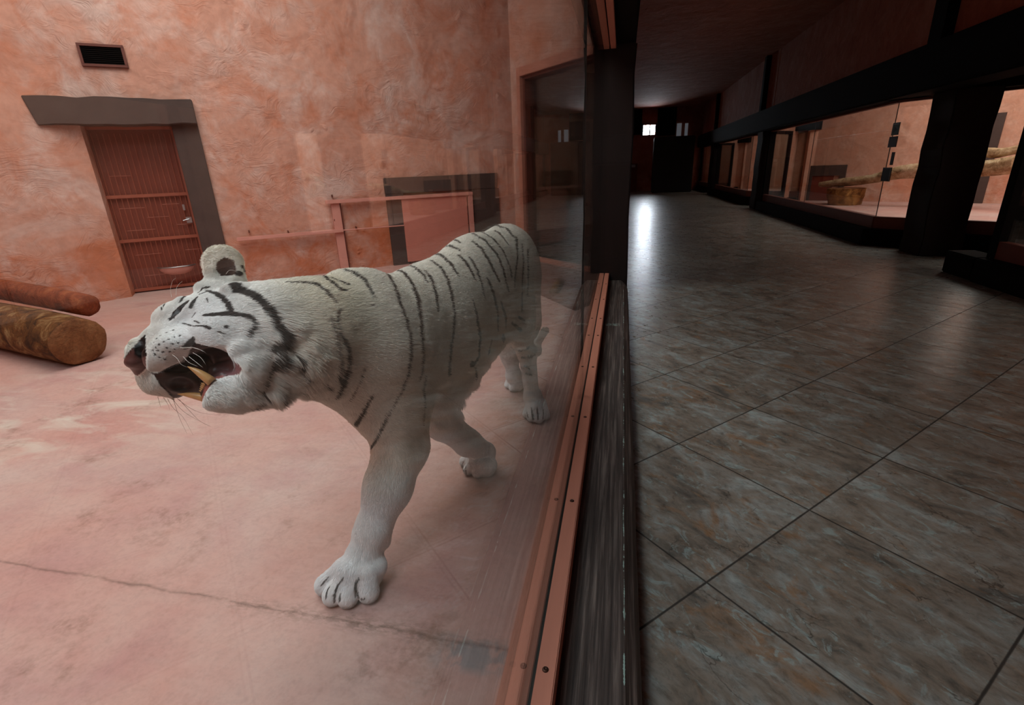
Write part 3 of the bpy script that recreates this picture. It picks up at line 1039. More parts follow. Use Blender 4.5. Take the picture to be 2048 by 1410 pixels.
s_a, z_t = ba(1606, 332)
s_b, _ = ba(1696, 328)
s_i0, z_i = ba(1626, 352)
s_i1, _ = ba(1668, 352)
m = MB().slab(pa, EA, NA, s_a, s_b, 0, .05, z_i, z_t)
m.slab(pa, EA, NA, s_a, s_i0, 0, .05, ZE, z_i).slab(pa, EA, NA, s_b - (s_b - s_i1) * .45, s_b, 0, .05, ZE + .02, z_i)
m.build('trim_11', 'lintel', kind='structure')
MB().slab(pa, EA, NA, s_i0, s_i1, 0, .03, ZE + .005, z_i).build('door_2', 'door_red', kind='structure')
s_c, z_c = ba(1972, 228)
s_d, _ = ba(2014, 228)
s_e, _ = ba(1955, 400)
MB().slab(pa, EA, NA, s_c - .5, s_d, 0, .05, ZE, z_c).build('trim_12', 'lintel', kind='structure')

dlog = lambda px, py, d: on_plane(px, py, (*(pa + NA * d), 0), (*NA, 0))
br_ = log('driftwood_branch', [dlog(1640, 369, 1.2), dlog(1690, 364, 1.25), dlog(1745, 358, 1.3), dlog(1800, 345, 1.4), dlog(1870, 341, 1.5), dlog(1960, 338, 1.6), dlog(2030, 329, 1.75)],
          [.06, .10, .10, .14, .16, .14, .15], 'log_pale', 'log_pale', 'long pale driftwood branch resting on a stump behind the window with signs', rough=.14, seed=8, cat='branch')
log('forked_branch', [dlog(1880, 262, 1.6), dlog(1950, 296, 1.6), dlog(1985, 306, 1.6), dlog(2020, 302, 1.6), dlog(2060, 293, 1.6)],
    [.05, .06, .09, .07, .08], 'log_pale', 'log_pale', 'shorter curved pale branch above the driftwood branch, right of the widest pillar', rough=.1, seed=9, cat='branch')
st_t, st_b = dlog(1694, 374, 1.15), dlog(1684, 414, 1.15)
st_t[2] -= .03
st_b[2] = ZE
st_b[:2] = st_t[:2]
st_ = log('tree_stump', [st_b, (st_b + st_t) / 2 + [.0, 0, 0], st_t], [.35, .37, .38], 'stump', 'log_end', 'chunky sawn stump holding up the driftwood branch', rough=.07, seed=11, cat='stump')
# signs stuck inside the long pane
def sign(px0, py0, px1, py1, mat, label, kids=()):
    a, b = on_x(px0, py1, 3.8), on_x(px1, py0, 3.8)
    ya, yb = max(a[1], b[1]), min(a[1], b[1])
    z_a, z_b = a[2], b[2]
    o = MB().box(3.786, 3.794, yb, ya, z_a, z_b).build('notice_sign', mat)
    tag(o, label, 'sign')
    w_, h_ = ya - yb, z_b - z_a
    for nm, pts_, mt in kids:
        MB().add([(3.784, ya - u * w_, z_a + v_ * h_) for u, v_ in pts_] + [(3.7855, ya - u * w_, z_a + v_ * h_) for u, v_ in pts_],
                 [tuple(range(len(pts_))), tuple(range(len(pts_), 2 * len(pts_)))[::-1]] +
                 [(i, (i + 1) % len(pts_), len(pts_) + (i + 1) % len(pts_), len(pts_) + i) for i in range(len(pts_))]).build(nm, mt, o)
    return o


sg_green = flat('dull_green_sign', srgb(56, 66, 56), .6)
sg_brown = flat('dark_red_brown_sign', srgb(58, 30, 26), .6)
sg_black = flat('black_sign', srgb(12, 12, 11), .6)
sg_grey = flat('grey_print', srgb(120, 122, 120), .6)
sign(1784, 244, 1803, 271, sg_green, 'dark green sign with a black triangle, topmost on the window', (
    ('header_bar', [(.08, .84), (.92, .84), (.92, .92), (.08, .92)], sg_grey),
    ('triangle', [(.25, .2), (.8, .42), (.3, .66)], sg_black)))
sign(1777, 272, 1798, 295, sg_brown, 'plain red-brown sign directly under the green one')
sign(1781, 304, 1792, 330, sg_black, 'narrow black sign, third from the top on the window')
sign(1763, 335, 1786, 362, sg_black, 'square black sign with a thin grey edge, lowest on the window', (
    ('grey_edge', [(.9, .0), (1.0, .0), (1.0, 1.0), (.0, 1.0), (.0, .95), (.9, .95)], sg_grey),))
# small things seen through the far angled window of that enclosure
tag(MB().tube([(4.05, 15.95, .02), (4.05, 15.95, .30)], [.12, .14], 18).build('bucket', 'pot_blue'), 'pale blue bucket low behind the dark-framed side window', 'bucket')

# ------------------------------------------------------------------ far end of the corridor
ye = 27.0
a, b = on_y(1286, 270, ye), on_y(1311, 249, ye)
W = empty('window_16', (float(a[0] + b[0]) / 2, ye, float(a[2])), 'structure')
MB().box(a[0] - .05, b[0] + .05, ye + .46, ye + .48, a[2] - .05, b[2] + .05).build('bright_pane', 'daylit', W)
f_ = MB()
wx, wz = (b[0] - a[0]), (b[2] - a[2])
f_.box(a[0] + wx * .52, a[0] + wx * .60, ye - .05, ye + .40, a[2], b[2])
f_.box(a[0], b[0], ye - .05, ye - .02, a[2] + wz * .32, a[2] + wz * .36)
f_.box(a[0], b[0], ye - .05, ye - .02, a[2] + wz * .74, a[2] + wz * .78)
for x in (a[0] - .06, b[0]):
    f_.box(x, x + .06, ye - .06, ye, a[2] - .05, b[2] + .05)
f_.build('window_frame', 'timber_black', W)
ye = 26.98
a, b = on_y(1262, 270, ye - .1), on_y(1352, 247, ye - .1)
MB().box(a[0] - .8, float(on_y(1283, 260, ye)[0]), ye - .14, ye - .02, a[2], CEIL - .02).build('trim_13', 'timber_black', kind='structure')
MB().box(float(on_y(1314, 260, ye)[0]), b[0], ye - .14, ye - .02, a[2] - .1, CEIL - .02).build('trim_14', 'timber_black', kind='structure')
a, b = on_y(1303, 382, 25.2), on_y(1356, 272, 25.2)
m = MB()
m.box(a[0], b[0] + .75, 25.2, 25.9, 0.0, b[2])
tag(m.build('partition', 'black', bevel=.03), 'tall black partition across the far end of the corridor', 'partition')
a, b = on_y(1261, 377, 26.9), on_y(1275, 327, 26.9)
D = empty('door_3', (float(a[0]), 26.9, 0), 'structure')
MB().box(b[0] - 1.0, b[0], 26.86, 26.96, 0, b[2]).build('door_leaf', 'door_red', D)
a, b = on_y(1259, 335, 26.8), on_y(1271, 329, 26.8)
tag(MB().box(a[0], b[0], 26.84, 26.86, a[2], b[2]).build('door_plate', 'white'), 'small pale plate on the red door at the corridor end', 'sign')
for k, (px0, px1) in enumerate(((1351, 1364), (1367, 1377))):
    a, b = on_y(px0, 298, 26.9), on_y(px1, 246, 26.9)
    MB().box(a[0], b[0], 26.96, 27.0, a[2], min(b[2], CEIL - .02)).build('window_%d' % (17 + k), 'frosted')['kind'] = 'structure'

# round log lying by the angled window, in front of the step
log('short_log', [tuple(on_z(1108, 594, ZE) + [0, 0, .045]), tuple(on_z(1118, 578, ZE) + [.0, 0.1, .045])], [.045, .045], 'log_bark', 'log_end',
    'short round log stub on the floor below the angled window', seed=21, rough=.03, seg=18)

# ------------------------------------------------------------------ the white tiger
TE = np.array([-.261, -.965, 0.0])
TE /= np.linalg.norm(TE)                    # heading
TL = np.array([.965, -.261, 0.0])           # its left side, towards the glass
ZU = np.array([0, 0, 1.0])


def W3(x, y, z):
    return np.array([x, y, z], float)


def view_axes(px, py):
    """right, up, depth axes around a pixel direction (to orient the head parts)"""
    f = ray(px, py)
    r = np.cross(f, UP)
    r /= np.linalg.norm(r)
    return np.array([r, np.cross(r, f), f])


class Grid:
    def __init__(s, xs, ys, zs):
        s.ax = [np.asarray(a, np.float32) for a in (xs, ys, zs)]
        s.d = np.full([len(a) for a in s.ax], .2, np.float32)

    def sub(s, lo, hi):
        sl = []
        for a, l, h in zip(s.ax, lo, hi):
            i0, i1 = np.searchsorted(a, l), np.searchsorted(a, h)
            if i1 - i0 < 1:
                return None, None
            sl.append(slice(max(i0 - 1, 0), min(i1 + 1, len(a))))
        X = [s.ax[0][sl[0]][:, None, None], s.ax[1][sl[1]][None, :, None], s.ax[2][sl[2]][None, None, :]]
        return tuple(sl), X

    def union(s, sl, b, k):
        a = s.d[sl]
        if k > 0:
            h = np.clip(.5 + .5 * (a - b) / k, 0, 1)
            s.d[sl] = a * (1 - h) + b * h - k * h * (1 - h)
        else:
            s.d[sl] = np.minimum(a, b)

    def carve(s, sl, b, k):
        a = s.d[sl]
        h = np.clip(.5 - .5 * (a + b) / k, 0, 1)
        s.d[sl] = a * (1 - h) - b * h + k * h * (1 - h)

    def cone(s, p0, r0, p1, r1, k=.03, flat=None, op='union'):
        """round cone; flat=(direction, factor>1) makes it thinner along that direction"""
        p0, p1 = np.array(p0, float), np.array(p1, float)
        R = max(r0, r1) + k + .02
        sl, X = s.sub(np.minimum(p0, p1) - R, np.maximum(p0, p1) + R)
        if sl is None:
            return
        v = p1 - p0
        D = [X[i] - p0[i] for i in range(3)]
        if flat is not None:
            n, f = flat
            n = np.array(n, float)
            n /= np.linalg.norm(n)
            c = (D[0] * n[0] + D[1] * n[1] + D[2] * n[2]) * (f - 1)
            D = [D[i] + c * n[i] for i in range(3)]
            v = v + n * np.dot(v, n) * (f - 1)
        L2 = float(v @ v)
        if L2 > 1e-9:
            t = np.clip((D[0] * v[0] + D[1] * v[1] + D[2] * v[2]) / L2, 0, 1)
        else:
            t = np.zeros((1, 1, 1), np.float32)
        q = np.sqrt(sum((D[i] - t * v[i]) ** 2 for i in range(3))) - (r0 + (r1 - r0) * t)
        if flat is not None and flat[1] > 1:
            q = q * (1.0 / (1 + .35 * (flat[1] - 1)))
        (s.union if op == 'union' else s.carve)(sl, q.astype(np.float32), k)

    def ell(s, c, rad, axes=None, k=.02, op='union'):
        c = np.array(c, float)
        A = np.eye(3) if axes is None else np.array(axes, float)
        R = max(rad) + k + .02
        sl, X = s.sub(c - R, c + R)
        if sl is None:
            return
        D = [X[i] - c[i] for i in range(3)]
        q = [(D[0] * A[j][0] + D[1] * A[j][1] + D[2] * A[j][2]) for j in range(3)]
        k0 = np.sqrt(sum((q[j] / rad[j]) ** 2 for j in range(3)))
        k1 = np.sqrt(sum((q[j] / rad[j] ** 2) ** 2 for j in range(3))) + 1e-6
        d = (k0 * (k0 - 1) / k1).astype(np.float32)
        (s.union if op == 'union' else s.carve)(sl, d, k)

    def at(s, P):
        """signed distance at points (trilinear)"""
        i0, fr = [], []
        for q in range(3):
            a = s.ax[q]
            i = np.clip(np.searchsorted(a, P[:, q]) - 1, 0, len(a) - 2)
            i0.append(i)
            fr.append(np.clip((P[:, q] - a[i]) / (a[i + 1] - a[i]), 0, 1))
        r = 0
        for c in range(8):
            o = [(c >> q) & 1 for q in range(3)]
            w_ = 1
            for q in range(3):
                w_ = w_ * (fr[q] if o[q] else 1 - fr[q])
            r = r + w_ * s.d[i0[0] + o[0], i0[1] + o[1], i0[2] + o[2]]
        return r

    def hit(s, px, py, t0=.75, t1=2.9):
        """where the sight line through a pixel first meets the animal"""
        d = ray(px, py)
        t = np.arange(t0, t1 * 1.15, .0015)
        v = s.at(CAM[None] + d[None] * t[:, None])
        k = np.argmax(v < .0008)
        if v[k] >= .0008:
            k = int(np.argmin(v))
            if v[k] > .03:
                return None
        return CAM + d * t[k]

    def mesh(s):
        d = s.d
        ax = s.ax
        neg = d < 0
        cnt = np.zeros([n - 1 for n in d.shape], np.int8)
        for i in (0, 1):
            for j in (0, 1):
                for k in (0, 1):
                    cnt += neg[i:d.shape[0] - 1 + i, j:d.shape[1] - 1 + j, k:d.shape[2] - 1 + k]
        act = np.argwhere((cnt > 0) & (cnt < 8))
        idx = np.full(cnt.shape, -1, np.int64)
        idx[act[:, 0], act[:, 1], act[:, 2]] = np.arange(len(act))
        acc = np.zeros((len(act), 3))
        num = np.zeros(len(act))
        cor = [(i, j, k) for i in (0, 1) for j in (0, 1) for k in (0, 1)]
        for a in range(8):
            for b in range(a + 1, 8):
                if sum(abs(cor[a][m] - cor[b][m]) for m in range(3)) != 1:
                    continue
                ia, ib = act + cor[a], act + cor[b]
                da, db = d[tuple(ia.T)], d[tuple(ib.T)]
                m = (da < 0) != (db < 0)
                t = np.where(m, da / np.where(m, da - db, 1), 0)
                pa_ = np.stack([ax[q][ia[:, q]] for q in range(3)], 1)
                pb_ = np.stack([ax[q][ib[:, q]] for q in range(3)], 1)
                acc += (pa_ + (pb_ - pa_) * t[:, None]) * m[:, None]
                num += m
        vs = acc / num[:, None]
        faces = []
        for axx in range(3):
            o = [q for q in range(3) if q != axx]
            sl0 = [slice(1, -1)] * 3
            sl0[axx] = slice(0, -1)
            sl1 = list(sl0)
            sl1[axx] = slice(1, None)
            A, B = neg[tuple(sl0)], neg[tuple(sl1)]
            ch = np.argwhere(A != B)
            off = np.array([1, 1, 1])
            off[axx] = 0
            ch = ch + off
            sgn = neg[tuple(ch.T)]
            e0, e1 = np.zeros(3, int), np.zeros(3, int)
            e0[o[0]] = 1
            e1[o[1]] = 1
            q = np.stack([idx[tuple((ch - e0 - e1).T)], idx[tuple((ch - e1).T)], idx[tuple(ch.T)], idx[tuple((ch - e0).T)]], 1)
            flip = sgn if axx != 1 else ~sgn
            q[~flip] = q[~flip][:, ::-1]
            faces.append(q)
        return vs, np.concatenate(faces)


def axis(lo, hi, fine_lo, fine_hi, fine, coarse):
    a = [lo]
    while a[-1] < hi:
        p = a[-1]
        if fine_lo - .03 <= p <= fine_hi + .03:
            st = fine
        else:
            dd_ = min(abs(p - fine_lo), abs(p - fine_hi))
            st = min(coarse, fine + dd_ * .04)
        a.append(p + st)
    return np.array(a)


def build_tiger_grid(fine=.0030, coarse=.0060):
    g = Grid(axis(-.99, .02, -.96, -.50, fine, coarse), axis(.58, 2.72, .62, 1.10, fine, coarse),
             axis(ZE - .004, 1.24, .72, 1.14, fine * 1.1, coarse))
    fl = lambda f: (TL, f)
    # --- trunk
    g.cone(W3(-.310, 2.00, .838), .188, W3(-.365, 1.78, .815), .200, .02, fl(1.50))
    g.cone(W3(-.365, 1.76, .815), .200, W3(-.44, 1.45, .750), .215, .05, fl(1.36))
    g.cone(W3(-.44, 1.45, .745), .215, W3(-.49, 1.24, .755), .212, .05, fl(1.32))
    g.cone(W3(-.49, 1.22, .775), .198, W3(-.525, 1.12, .81), .16, .05, fl(1.2))
    g.cone(W3(-.298, 2.02, .875), .142, W3(-.30, 2.08, .82), .115, .05, fl(1.25))
    # soft belly with its long pale fringe
    g.cone(W3(-.40, 1.52, .60), .09, W3(-.34, 1.84, .63), .08, .08)
    # shoulder blades and withers
    g.cone(W3(-.49, 1.19, .945), .058, W3(-.43, 1.13, .80), .09, .05)
    g.cone(W3(-.57, 1.20, .940), .058, W3(-.60, 1.14, .78), .09, .05)
    # haunches
    g.cone(W3(-.262, 2.02, .80), .120, W3(-.235, 1.97, .64), .105, .06, fl(1.3))
    g.cone(W3(-.36, 2.08, .80), .11, W3(-.385, 2.08, .64), .10, .06, fl(1.3))
    # --- neck
    nb = V(520, 668, 1.165)
    g.cone(W3(-.535, 1.13, .850), .150, V(625, 670, 1.215), .132, .05)
    g.cone(V(625, 670, 1.215), .132, nb, .120, .05)
    # --- near front leg (planted)
    g.cone(V(735, 690, 1.31), .115, V(784, 800, 1.405), .112, .05, fl(1.1))
    g.cone(V(784, 800, 1.405), .108, V(806, 893, 1.435), .076, .04)
    g.cone(V(800, 893, 1.43), .078, V(776, 975, 1.415), .067, .03)
    g.cone(V(776, 975, 1.415), .067, V(745, 1062, 1.395), .049, .03)
    g.cone(V(745, 1062, 1.395), .049, V(728, 1112, 1.385), .049, .03)
    g.ell(V(822, 905, 1.46), (.035, .035, .05), k=.03)
    g.ell(V(768, 1080, 1.41), (.02, .018, .028), k=.02)     # dew pad
    # --- far front leg (lifted, wrist folded)
    g.cone(V(868, 775, 1.62), .08, V(885, 845, 1.74), .060, .04)
    g.cone(V(885, 845, 1.74), .060, V(935, 885, 1.84), .050, .03)
    g.cone(V(935, 885, 1.84), .050, V(970, 903, 1.885), .040, .03)
    g.cone(V(972, 906, 1.885), .036, V(968, 930, 1.89), .033, .02)
    # --- near hind leg
    g.cone(V(1012, 580, 2.12), .105, V(1024, 645, 2.20), .072, .05, fl(1.1))
    g.cone(V(1026, 645, 2.20), .070, V(1054, 705, 2.29), .042, .04)
    g.cone(V(1054, 705, 2.29), .043, V(1064, 790, 2.31), .036, .03)
    g.ell(V(1072, 700, 2.34), (.03, .03, .035), k=.03)
    # --- far hind leg
    g.cone(V(1004, 660, 2.42), .085, V(1020, 715, 2.52), .045, .04)
    g.cone(V(1020, 715, 2.52), .042, V(1028, 752, 2.56), .036, .03)
    # --- tail, hanging down behind the near leg and curling up at the tip
    tp_ = [W3(-.30, 2.20, .84), W3(-.30, 2.32, .70), W3(-.26, 2.42, .50), V(1052, 712, 2.58), V(1072, 690, 2.56), V(1090, 661, 2.50)]
    tr_ = [.045, .034, .028, .026, .024, .021]
    for i in range(5):
        g.cone(tp_[i], tr_[i], tp_[i + 1], tr_[i + 1], .02)
    g.d += .005      # room for the coat
    paw(g, [(651, 1172), (667, 1192), (696, 1195), (737, 1186)], (726, 1118), 1.385, .0275, .16, heel=(735, 1150))
    g.ell(V(708, 1138, 1.365), (.050, .030, .045), view_axes(708, 1138), .02)
    paw(g, [(930, 925), (938, 941), (956, 947), (975, 944)], (967, 926), 1.885, .0215, .16, heel=(972, 938), small=True)
    paw(g, [(1056, 829), (1065, 836), (1077, 838), (1089, 832)], (1066, 795), 2.30, .0245, .16, heel=(1074, 818))
    paw(g, [(1018, 771), (1027, 777), (1037, 776), (1045, 769)], (1028, 752), 2.56, .0235, .16, heel=(1034, 765))
    head(g)
    return g


def paw(g, tips, base, dep, r, zf, heel, small=False):
    zt = ZE + r * .86
    b = V(*base, dep)
    h = on_z(*heel, ZE + r * 1.1)
    g.cone(b, r * 1.75, h, r * 1.5, .02)
    tp = [on_z(x, y - 2, zt) for x, y in tips]
    mid = sum(tp) / 4
    for i, t in enumerate(tp):
        kn = t * .5 + h * .5
        kn[2] = ZE + r * 2.25
        kb = h + (t - mid) * .35
        kb[2] = ZE + r * 2.1
        g.cone(kb, r * 1.2, kn, r * 1.10, .012)
        g.cone(kn, r * 1.10, t, r * 1.02, .006)
    for i in range(3):   # clefts between the toes
        c = (tp[i] + tp[i + 1]) / 2
        c2 = c * .55 + h * .45
        c[2] = ZE + r * 1.2
        c2[2] = ZE + r * 3.1
        g.cone(c + (c - h) * .25, r * .12, c2, r * .06, .004, op='carve')


def head(g):
    A = view_axes(420, 660)
    # skull, forehead, brow
    g.ell(V(475, 642, 1.150), (.088, .070, .085), A, .03)
    g.ell(V(425, 632, 1.130), (.068, .050, .072), A, .03)
    g.ell(V(380, 634, 1.125), (.050, .036, .058), A, .03)
    g.ell(V(348, 640, 1.115), (.040, .028, .050), A, .03)
    # cheek and jaw muscle
    g.ell(V(455, 668, 1.070), (.062, .046, .045), A, .03)
    g.ell(V(525, 712, 1.115), (.078, .078, .080), A, .04)
    g.ell(V(538, 655, 1.145), (.070, .080, .09), A, .05)
    # bridge of the muzzle
    g.cone(V(380, 660, 1.115), .046, V(325, 682, 1.088), .036, .02)
    g.cone(V(335, 680, 1.092), .036, V(291, 702, 1.075), .030, .015)
    g.cone(V(345, 672, 1.062), .024, V(440, 684, 1.050), .026, .03)
    # flesh joining the jaws on the far side
    g.ell(V(392, 748, 1.130), (.082, .046, .040), A, .02)
    g.cone(V(292, 726, 1.090), .030, V(316, 757, 1.110), .031, .014)
    g.cone(V(316, 757, 1.110), .031, V(352, 777, 1.130), .022, .014)
    # --- the open mouth
    B = view_axes(400, 740)
    g.ell(V(388, 750, 1.035), (.066, .044, .078), B, .006, op='carve')
    g.ell(V(436, 724, 1.035), (.046, .030, .078), B, .008, op='carve')
    g.ell(V(357, 775, 1.055), (.036, .026, .060), B, .006, op='carve')
    g.ell(V(352, 735, 1.060), (.040, .014, .050), B, .006, op='carve')
    # near whisker pad: swells out, then rolls under to the lip
    g.ell(V(352, 689, 1.042), (.040, .024, .034), A, .020)
    g.ell(V(326, 708, 1.038), (.036, .030, .030), A, .014)
    g.ell(V(312, 722, 1.042), (.022, .020, .026), A, .010)
    # ridges across the roof of the mouth
    for i in range(4):
        x = 345 + i * 22
        g.cone(V(x, 735 - i * 3, 1.112), .005, V(x + 5, 770 - i * 4, 1.118), .005, .008)
    # lower jaw, chin
    g.cone(V(535, 765, 1.105), .044, V(472, 783, 1.070), .038, .02)
    g.ell(V(448, 790, 1.062), (.038, .031, .036), A, .012)
    g.ell(V(425, 795, 1.075), (.020, .020, .030), A, .012)
    # tongue and lower gum
    g.cone(V(482, 738, 1.115), .026, V(436, 744, 1.090), .019, .010)
    g.cone(V(448, 753, 1.062), .014, V(420, 764, 1.062), .011, .006)
    g.cone(V(420, 764, 1.062), .010, V(412, 786, 1.082), .011, .006)
    # cheek fold at the mouth corner
    g.cone(V(478, 700, 1.035), .014, V(500, 728, 1.045), .020, .02)
    g.cone(V(500, 728, 1.045), .020, V(500, 756, 1.060), .020, .02)
    # nose leather
    g.ell(V(274, 704, 1.064), (.018, .027, .028), A, .008)
    g.ell(V(270, 724, 1.062), (.019, .014, .026), A, .010)
    # nostrils and eye slit
    g.ell(V(287, 690, 1.030), (.0060, .017, .022), A, .003, op='carve')
    g.ell(V(280, 704, 1.034), (.0115, .010, .018), A, .003, op='carve')
    g.ell(V(268, 737, 1.036), (.010, .0045, .012), A, .003, op='carve')
    # lids and brow above, cheekbone below
    g.cone(V(338, 627, 1.074), .009, V(362, 604, 1.086), .010, .012)
    g.cone(V(356, 640, 1.066), .010, V(384, 618, 1.070), .012, .012)
    # --- ears: the far one raised, the near one laid back
    E1 = view_axes(447, 530)
    g.cone(V(446, 528, 1.178), .044, V(452, 562, 1.170), .040, .02, (E1[2], 2.4))
    g.ell(V(448, 528, 1.150), (.030, .036, .016), E1, .006, op='carve')
    a_, b_, c_ = g.hit(341, 637), g.hit(357, 621), g.hit(373, 605)
    if a_ is not None and b_ is not None and c_ is not None:
        g.cone(a_, .002, b_, .0052, .004, op='carve')
        g.cone(b_, .0052, c_, .003, .004, op='carve')
    g.ell(V(474, 582, 1.105), (.030, .016, .020), A, .015)
    g.ell(V(432, 580, 1.150), (.042, .020, .035), A, .02)


# ---- coat markings: (x, y, width) strokes over the animal, in photograph pixels ----
def _h(L):
    return [(210 + x / 5.12, 470 + y / 5.12, w_) for x, y, w_ in L]


def _b(L):
    return [(500 + x / 2.937, 420 + y / 2.937, w_) for x, y, w_ in L]


STRIPES_AND_SHADE = [_h(q) for q in (
    [(1260, 480, 13), (1330, 560, 17), (1440, 600, 13), (1550, 680, 11), (1640, 790, 12), (1710, 900, 13), (1790, 1030, 12)],
    [(1790, 1030, 12), (1720, 1106, 17), (1640, 1166, 9)], [(1740, 1200, 9), (1720, 1286, 14), (1640, 1406, 8), (1560, 1466, 8), (1600, 1626, 4)],
    [(1530, 1670, 5), (1440, 1750, 5)], [(1740, 1600, 5), (1770, 1690, 4)], [(1950, 1240, 6), (1930, 1330, 6), (1960, 1460, 4)],
    [(1020, 575, 4), (1110, 600, 8), (1190, 650, 8), (1250, 720, 8), (1270, 790, 9)],
    [(1000, 825, 6), (1100, 815, 8), (1250, 805, 9), (1380, 825, 7), (1470, 860, 8), (1480, 910, 5), (1430, 980, 7), (1420, 1040, 3)],
    [(780, 650, 3), (830, 600, 4), (900, 570, 3)], [(960, 610, 4), (1060, 575, 4)], [(870, 740, 5), (895, 680, 6), (930, 640, 3)],
    [(980, 560, 3), (1045, 545, 3)], [(575, 775, 2.5), (565, 750, 2)], [(600, 715, 3), (588, 745, 2)],
    [(735, 890, 2), (800, 910, 2.5), (900, 935, 2), (1000, 930, 3), (1060, 955, 5)], [(880, 845, 2.5), (915, 800, 2)],
    [(1210, 935, 5.5), (1222, 935, 5.5)], [(1400, 320, 6), (1430, 370, 7)], [(1455, 400, 6), (1470, 425, 6)], [(1320, 400, 7), (1370, 395, 8)],
    [(900, 1065, 9), (860, 1105, 12), (810, 1150, 9)],
    [(1150, 990, 3), (1190, 1010, 2)],
    [(795, 625, 2.5), (850, 585, 3), (905, 575, 2)], [(760, 690, 3), (790, 640, 4), (835, 600, 2)], [(740, 612, 2), (790, 600, 2)],
    [(640, 860, 2.5), (700, 850, 3.5)], [(900, 880, 2), (960, 905, 2)], [(1030, 650, 2), (1045, 690, 2)],
    [(1460, 1900, 3), (1400, 1880, 2)], [(1580, 1180, 3), (1660, 1150, 4)], [(1900, 1190, 3), (1960, 1240, 3)],
    [(930, 600, 2.5), (980, 570, 2)])]
STRIPES_AND_SHADE += [_b(q) for q in (
    [(190, 432, 3), (300, 432, 5), (380, 445, 6), (440, 490, 6), (490, 545, 4)],
    [(410, 388, 4), (470, 430, 7), (520, 470, 7), (550, 472, 3)], [(450, 398, 3), (520, 425, 7), (560, 437, 7)],
    [(540, 356, 4), (600, 375, 6), (660, 420, 6), (700, 480, 5), (715, 520, 2)],
    [(690, 322, 4), (760, 335, 6), (800, 375, 7), (840, 450, 7), (870, 550, 6.5), (905, 640, 6), (930, 740, 5.5), (935, 860, 5), (920, 960, 4), (880, 1060, 2.6), (820, 1170, 2.2), (790, 1220, 3.4), (750, 1310, 3.6), (712, 1392, 4.5)],
    [(820, 342, 3), (890, 370, 6), (940, 430, 8), (975, 530, 7.5), (990, 640, 6.5), (1000, 750, 6), (1010, 860, 5), (1005, 940, 5), (988, 1000, 3)],
    [(1025, 970, 2), (1010, 1050, 3), (1018, 1130, 2), (1010, 1260, 2)],
    [(890, 322, 3), (960, 345, 5), (1010, 390, 4), (1030, 430, 3)], [(1010, 360, 3), (1050, 400, 5), (1080, 490, 5.5), (1095, 590, 4)],
    [(1050, 300, 3), (1110, 340, 5), (1150, 410, 5.5), (1175, 500, 6), (1190, 600, 4), (1188, 700, 5), (1175, 800, 7), (1165, 900, 8), (1168, 965, 9)],
    [(990, 272, 4), (1060, 257, 7), (1120, 275, 6), (1170, 320, 6.5), (1210, 385, 4)],
    [(1110, 218, 4), (1170, 217, 5), (1230, 245, 4)], [(1150, 182, 5), (1200, 182, 5), (1230, 200, 3)],
    [(1215, 270, 4), (1260, 310, 6), (1290, 360, 5), (1315, 410, 3)], [(1280, 280, 4), (1320, 340, 5), (1350, 430, 4), (1372, 520, 3)],
    [(1300, 190, 3), (1350, 230, 6), (1400, 310, 6), (1455, 415, 4)],
    [(1300, 142, 4), (1370, 180, 6), (1440, 260, 6), (1480, 350, 5), (1510, 470, 4)],
    [(1340, 122, 4), (1420, 170, 6), (1480, 240, 5), (1520, 330, 4), (1530, 390, 3)],
    [(1400, 110, 4), (1460, 140, 5), (1510, 200, 4)], [(1440, 97, 5), (1500, 112, 5), (1540, 160, 4)],
    [(1555, 160, 4), (1565, 270, 4), (1550, 400, 4), (1548, 450, 3)], [(1590, 200, 3), (1600, 300, 3), (1595, 400, 5), (1592, 590, 5)],
    [(1622, 230, 3), (1628, 350, 3), (1625, 500, 3)],
    [(1385, 400, 4), (1420, 480, 7), (1445, 580, 7), (1455, 710, 4)], [(1470, 540, 4), (1500, 640, 7), (1500, 690, 4)],
    [(1300, 530, 3), (1325, 620, 7), (1345, 740, 8), (1340, 860, 7), (1310, 905, 11), (1292, 900, 10)],
    [(1150, 182, 5), (1260, 134, 7), (1340, 105, 7), (1400, 90, 5)],
    [(1480, 740, 9), (1500, 790, 8)], [(1415, 770, 7), (1400, 840, 8), (1430, 880, 10)], [(1320, 930, 5), (1325, 990, 5)],
    [(1510, 640, 4), (1580, 700, 6)], [(1520, 590, 4), (1600, 645, 5)],
    [(1580, 820, 4), (1630, 805, 4), (1660, 770, 3)], [(1595, 860, 3), (1640, 860, 4.5), (1672, 840, 4)], [(1612, 910, 3), (1640, 925, 3)], [(1625, 955, 3.5), (1650, 965, 3.5)],
    [(455, 630, 3.5), (480, 750, 4.5), (495, 870, 5), (500, 980, 6), (497, 1075, 4)],
    [(510, 590, 5), (495, 660, 4), (510, 730, 5), (550, 790, 8), (560, 870, 9), (540, 960, 10), (512, 1040, 8), (485, 1088, 7)],
    [(660, 920, 1.5), (640, 1000, 2), (600, 1080, 2), (570, 1130, 1.5)],
    [(710, 1080, 3), (670, 1160, 6), (618, 1255, 7)], [(400, 980, 4), (430, 1020, 5)],
    [(240, 860, 6), (255, 930, 6)], [(690, 555, 1.5), (715, 560, 2)])]
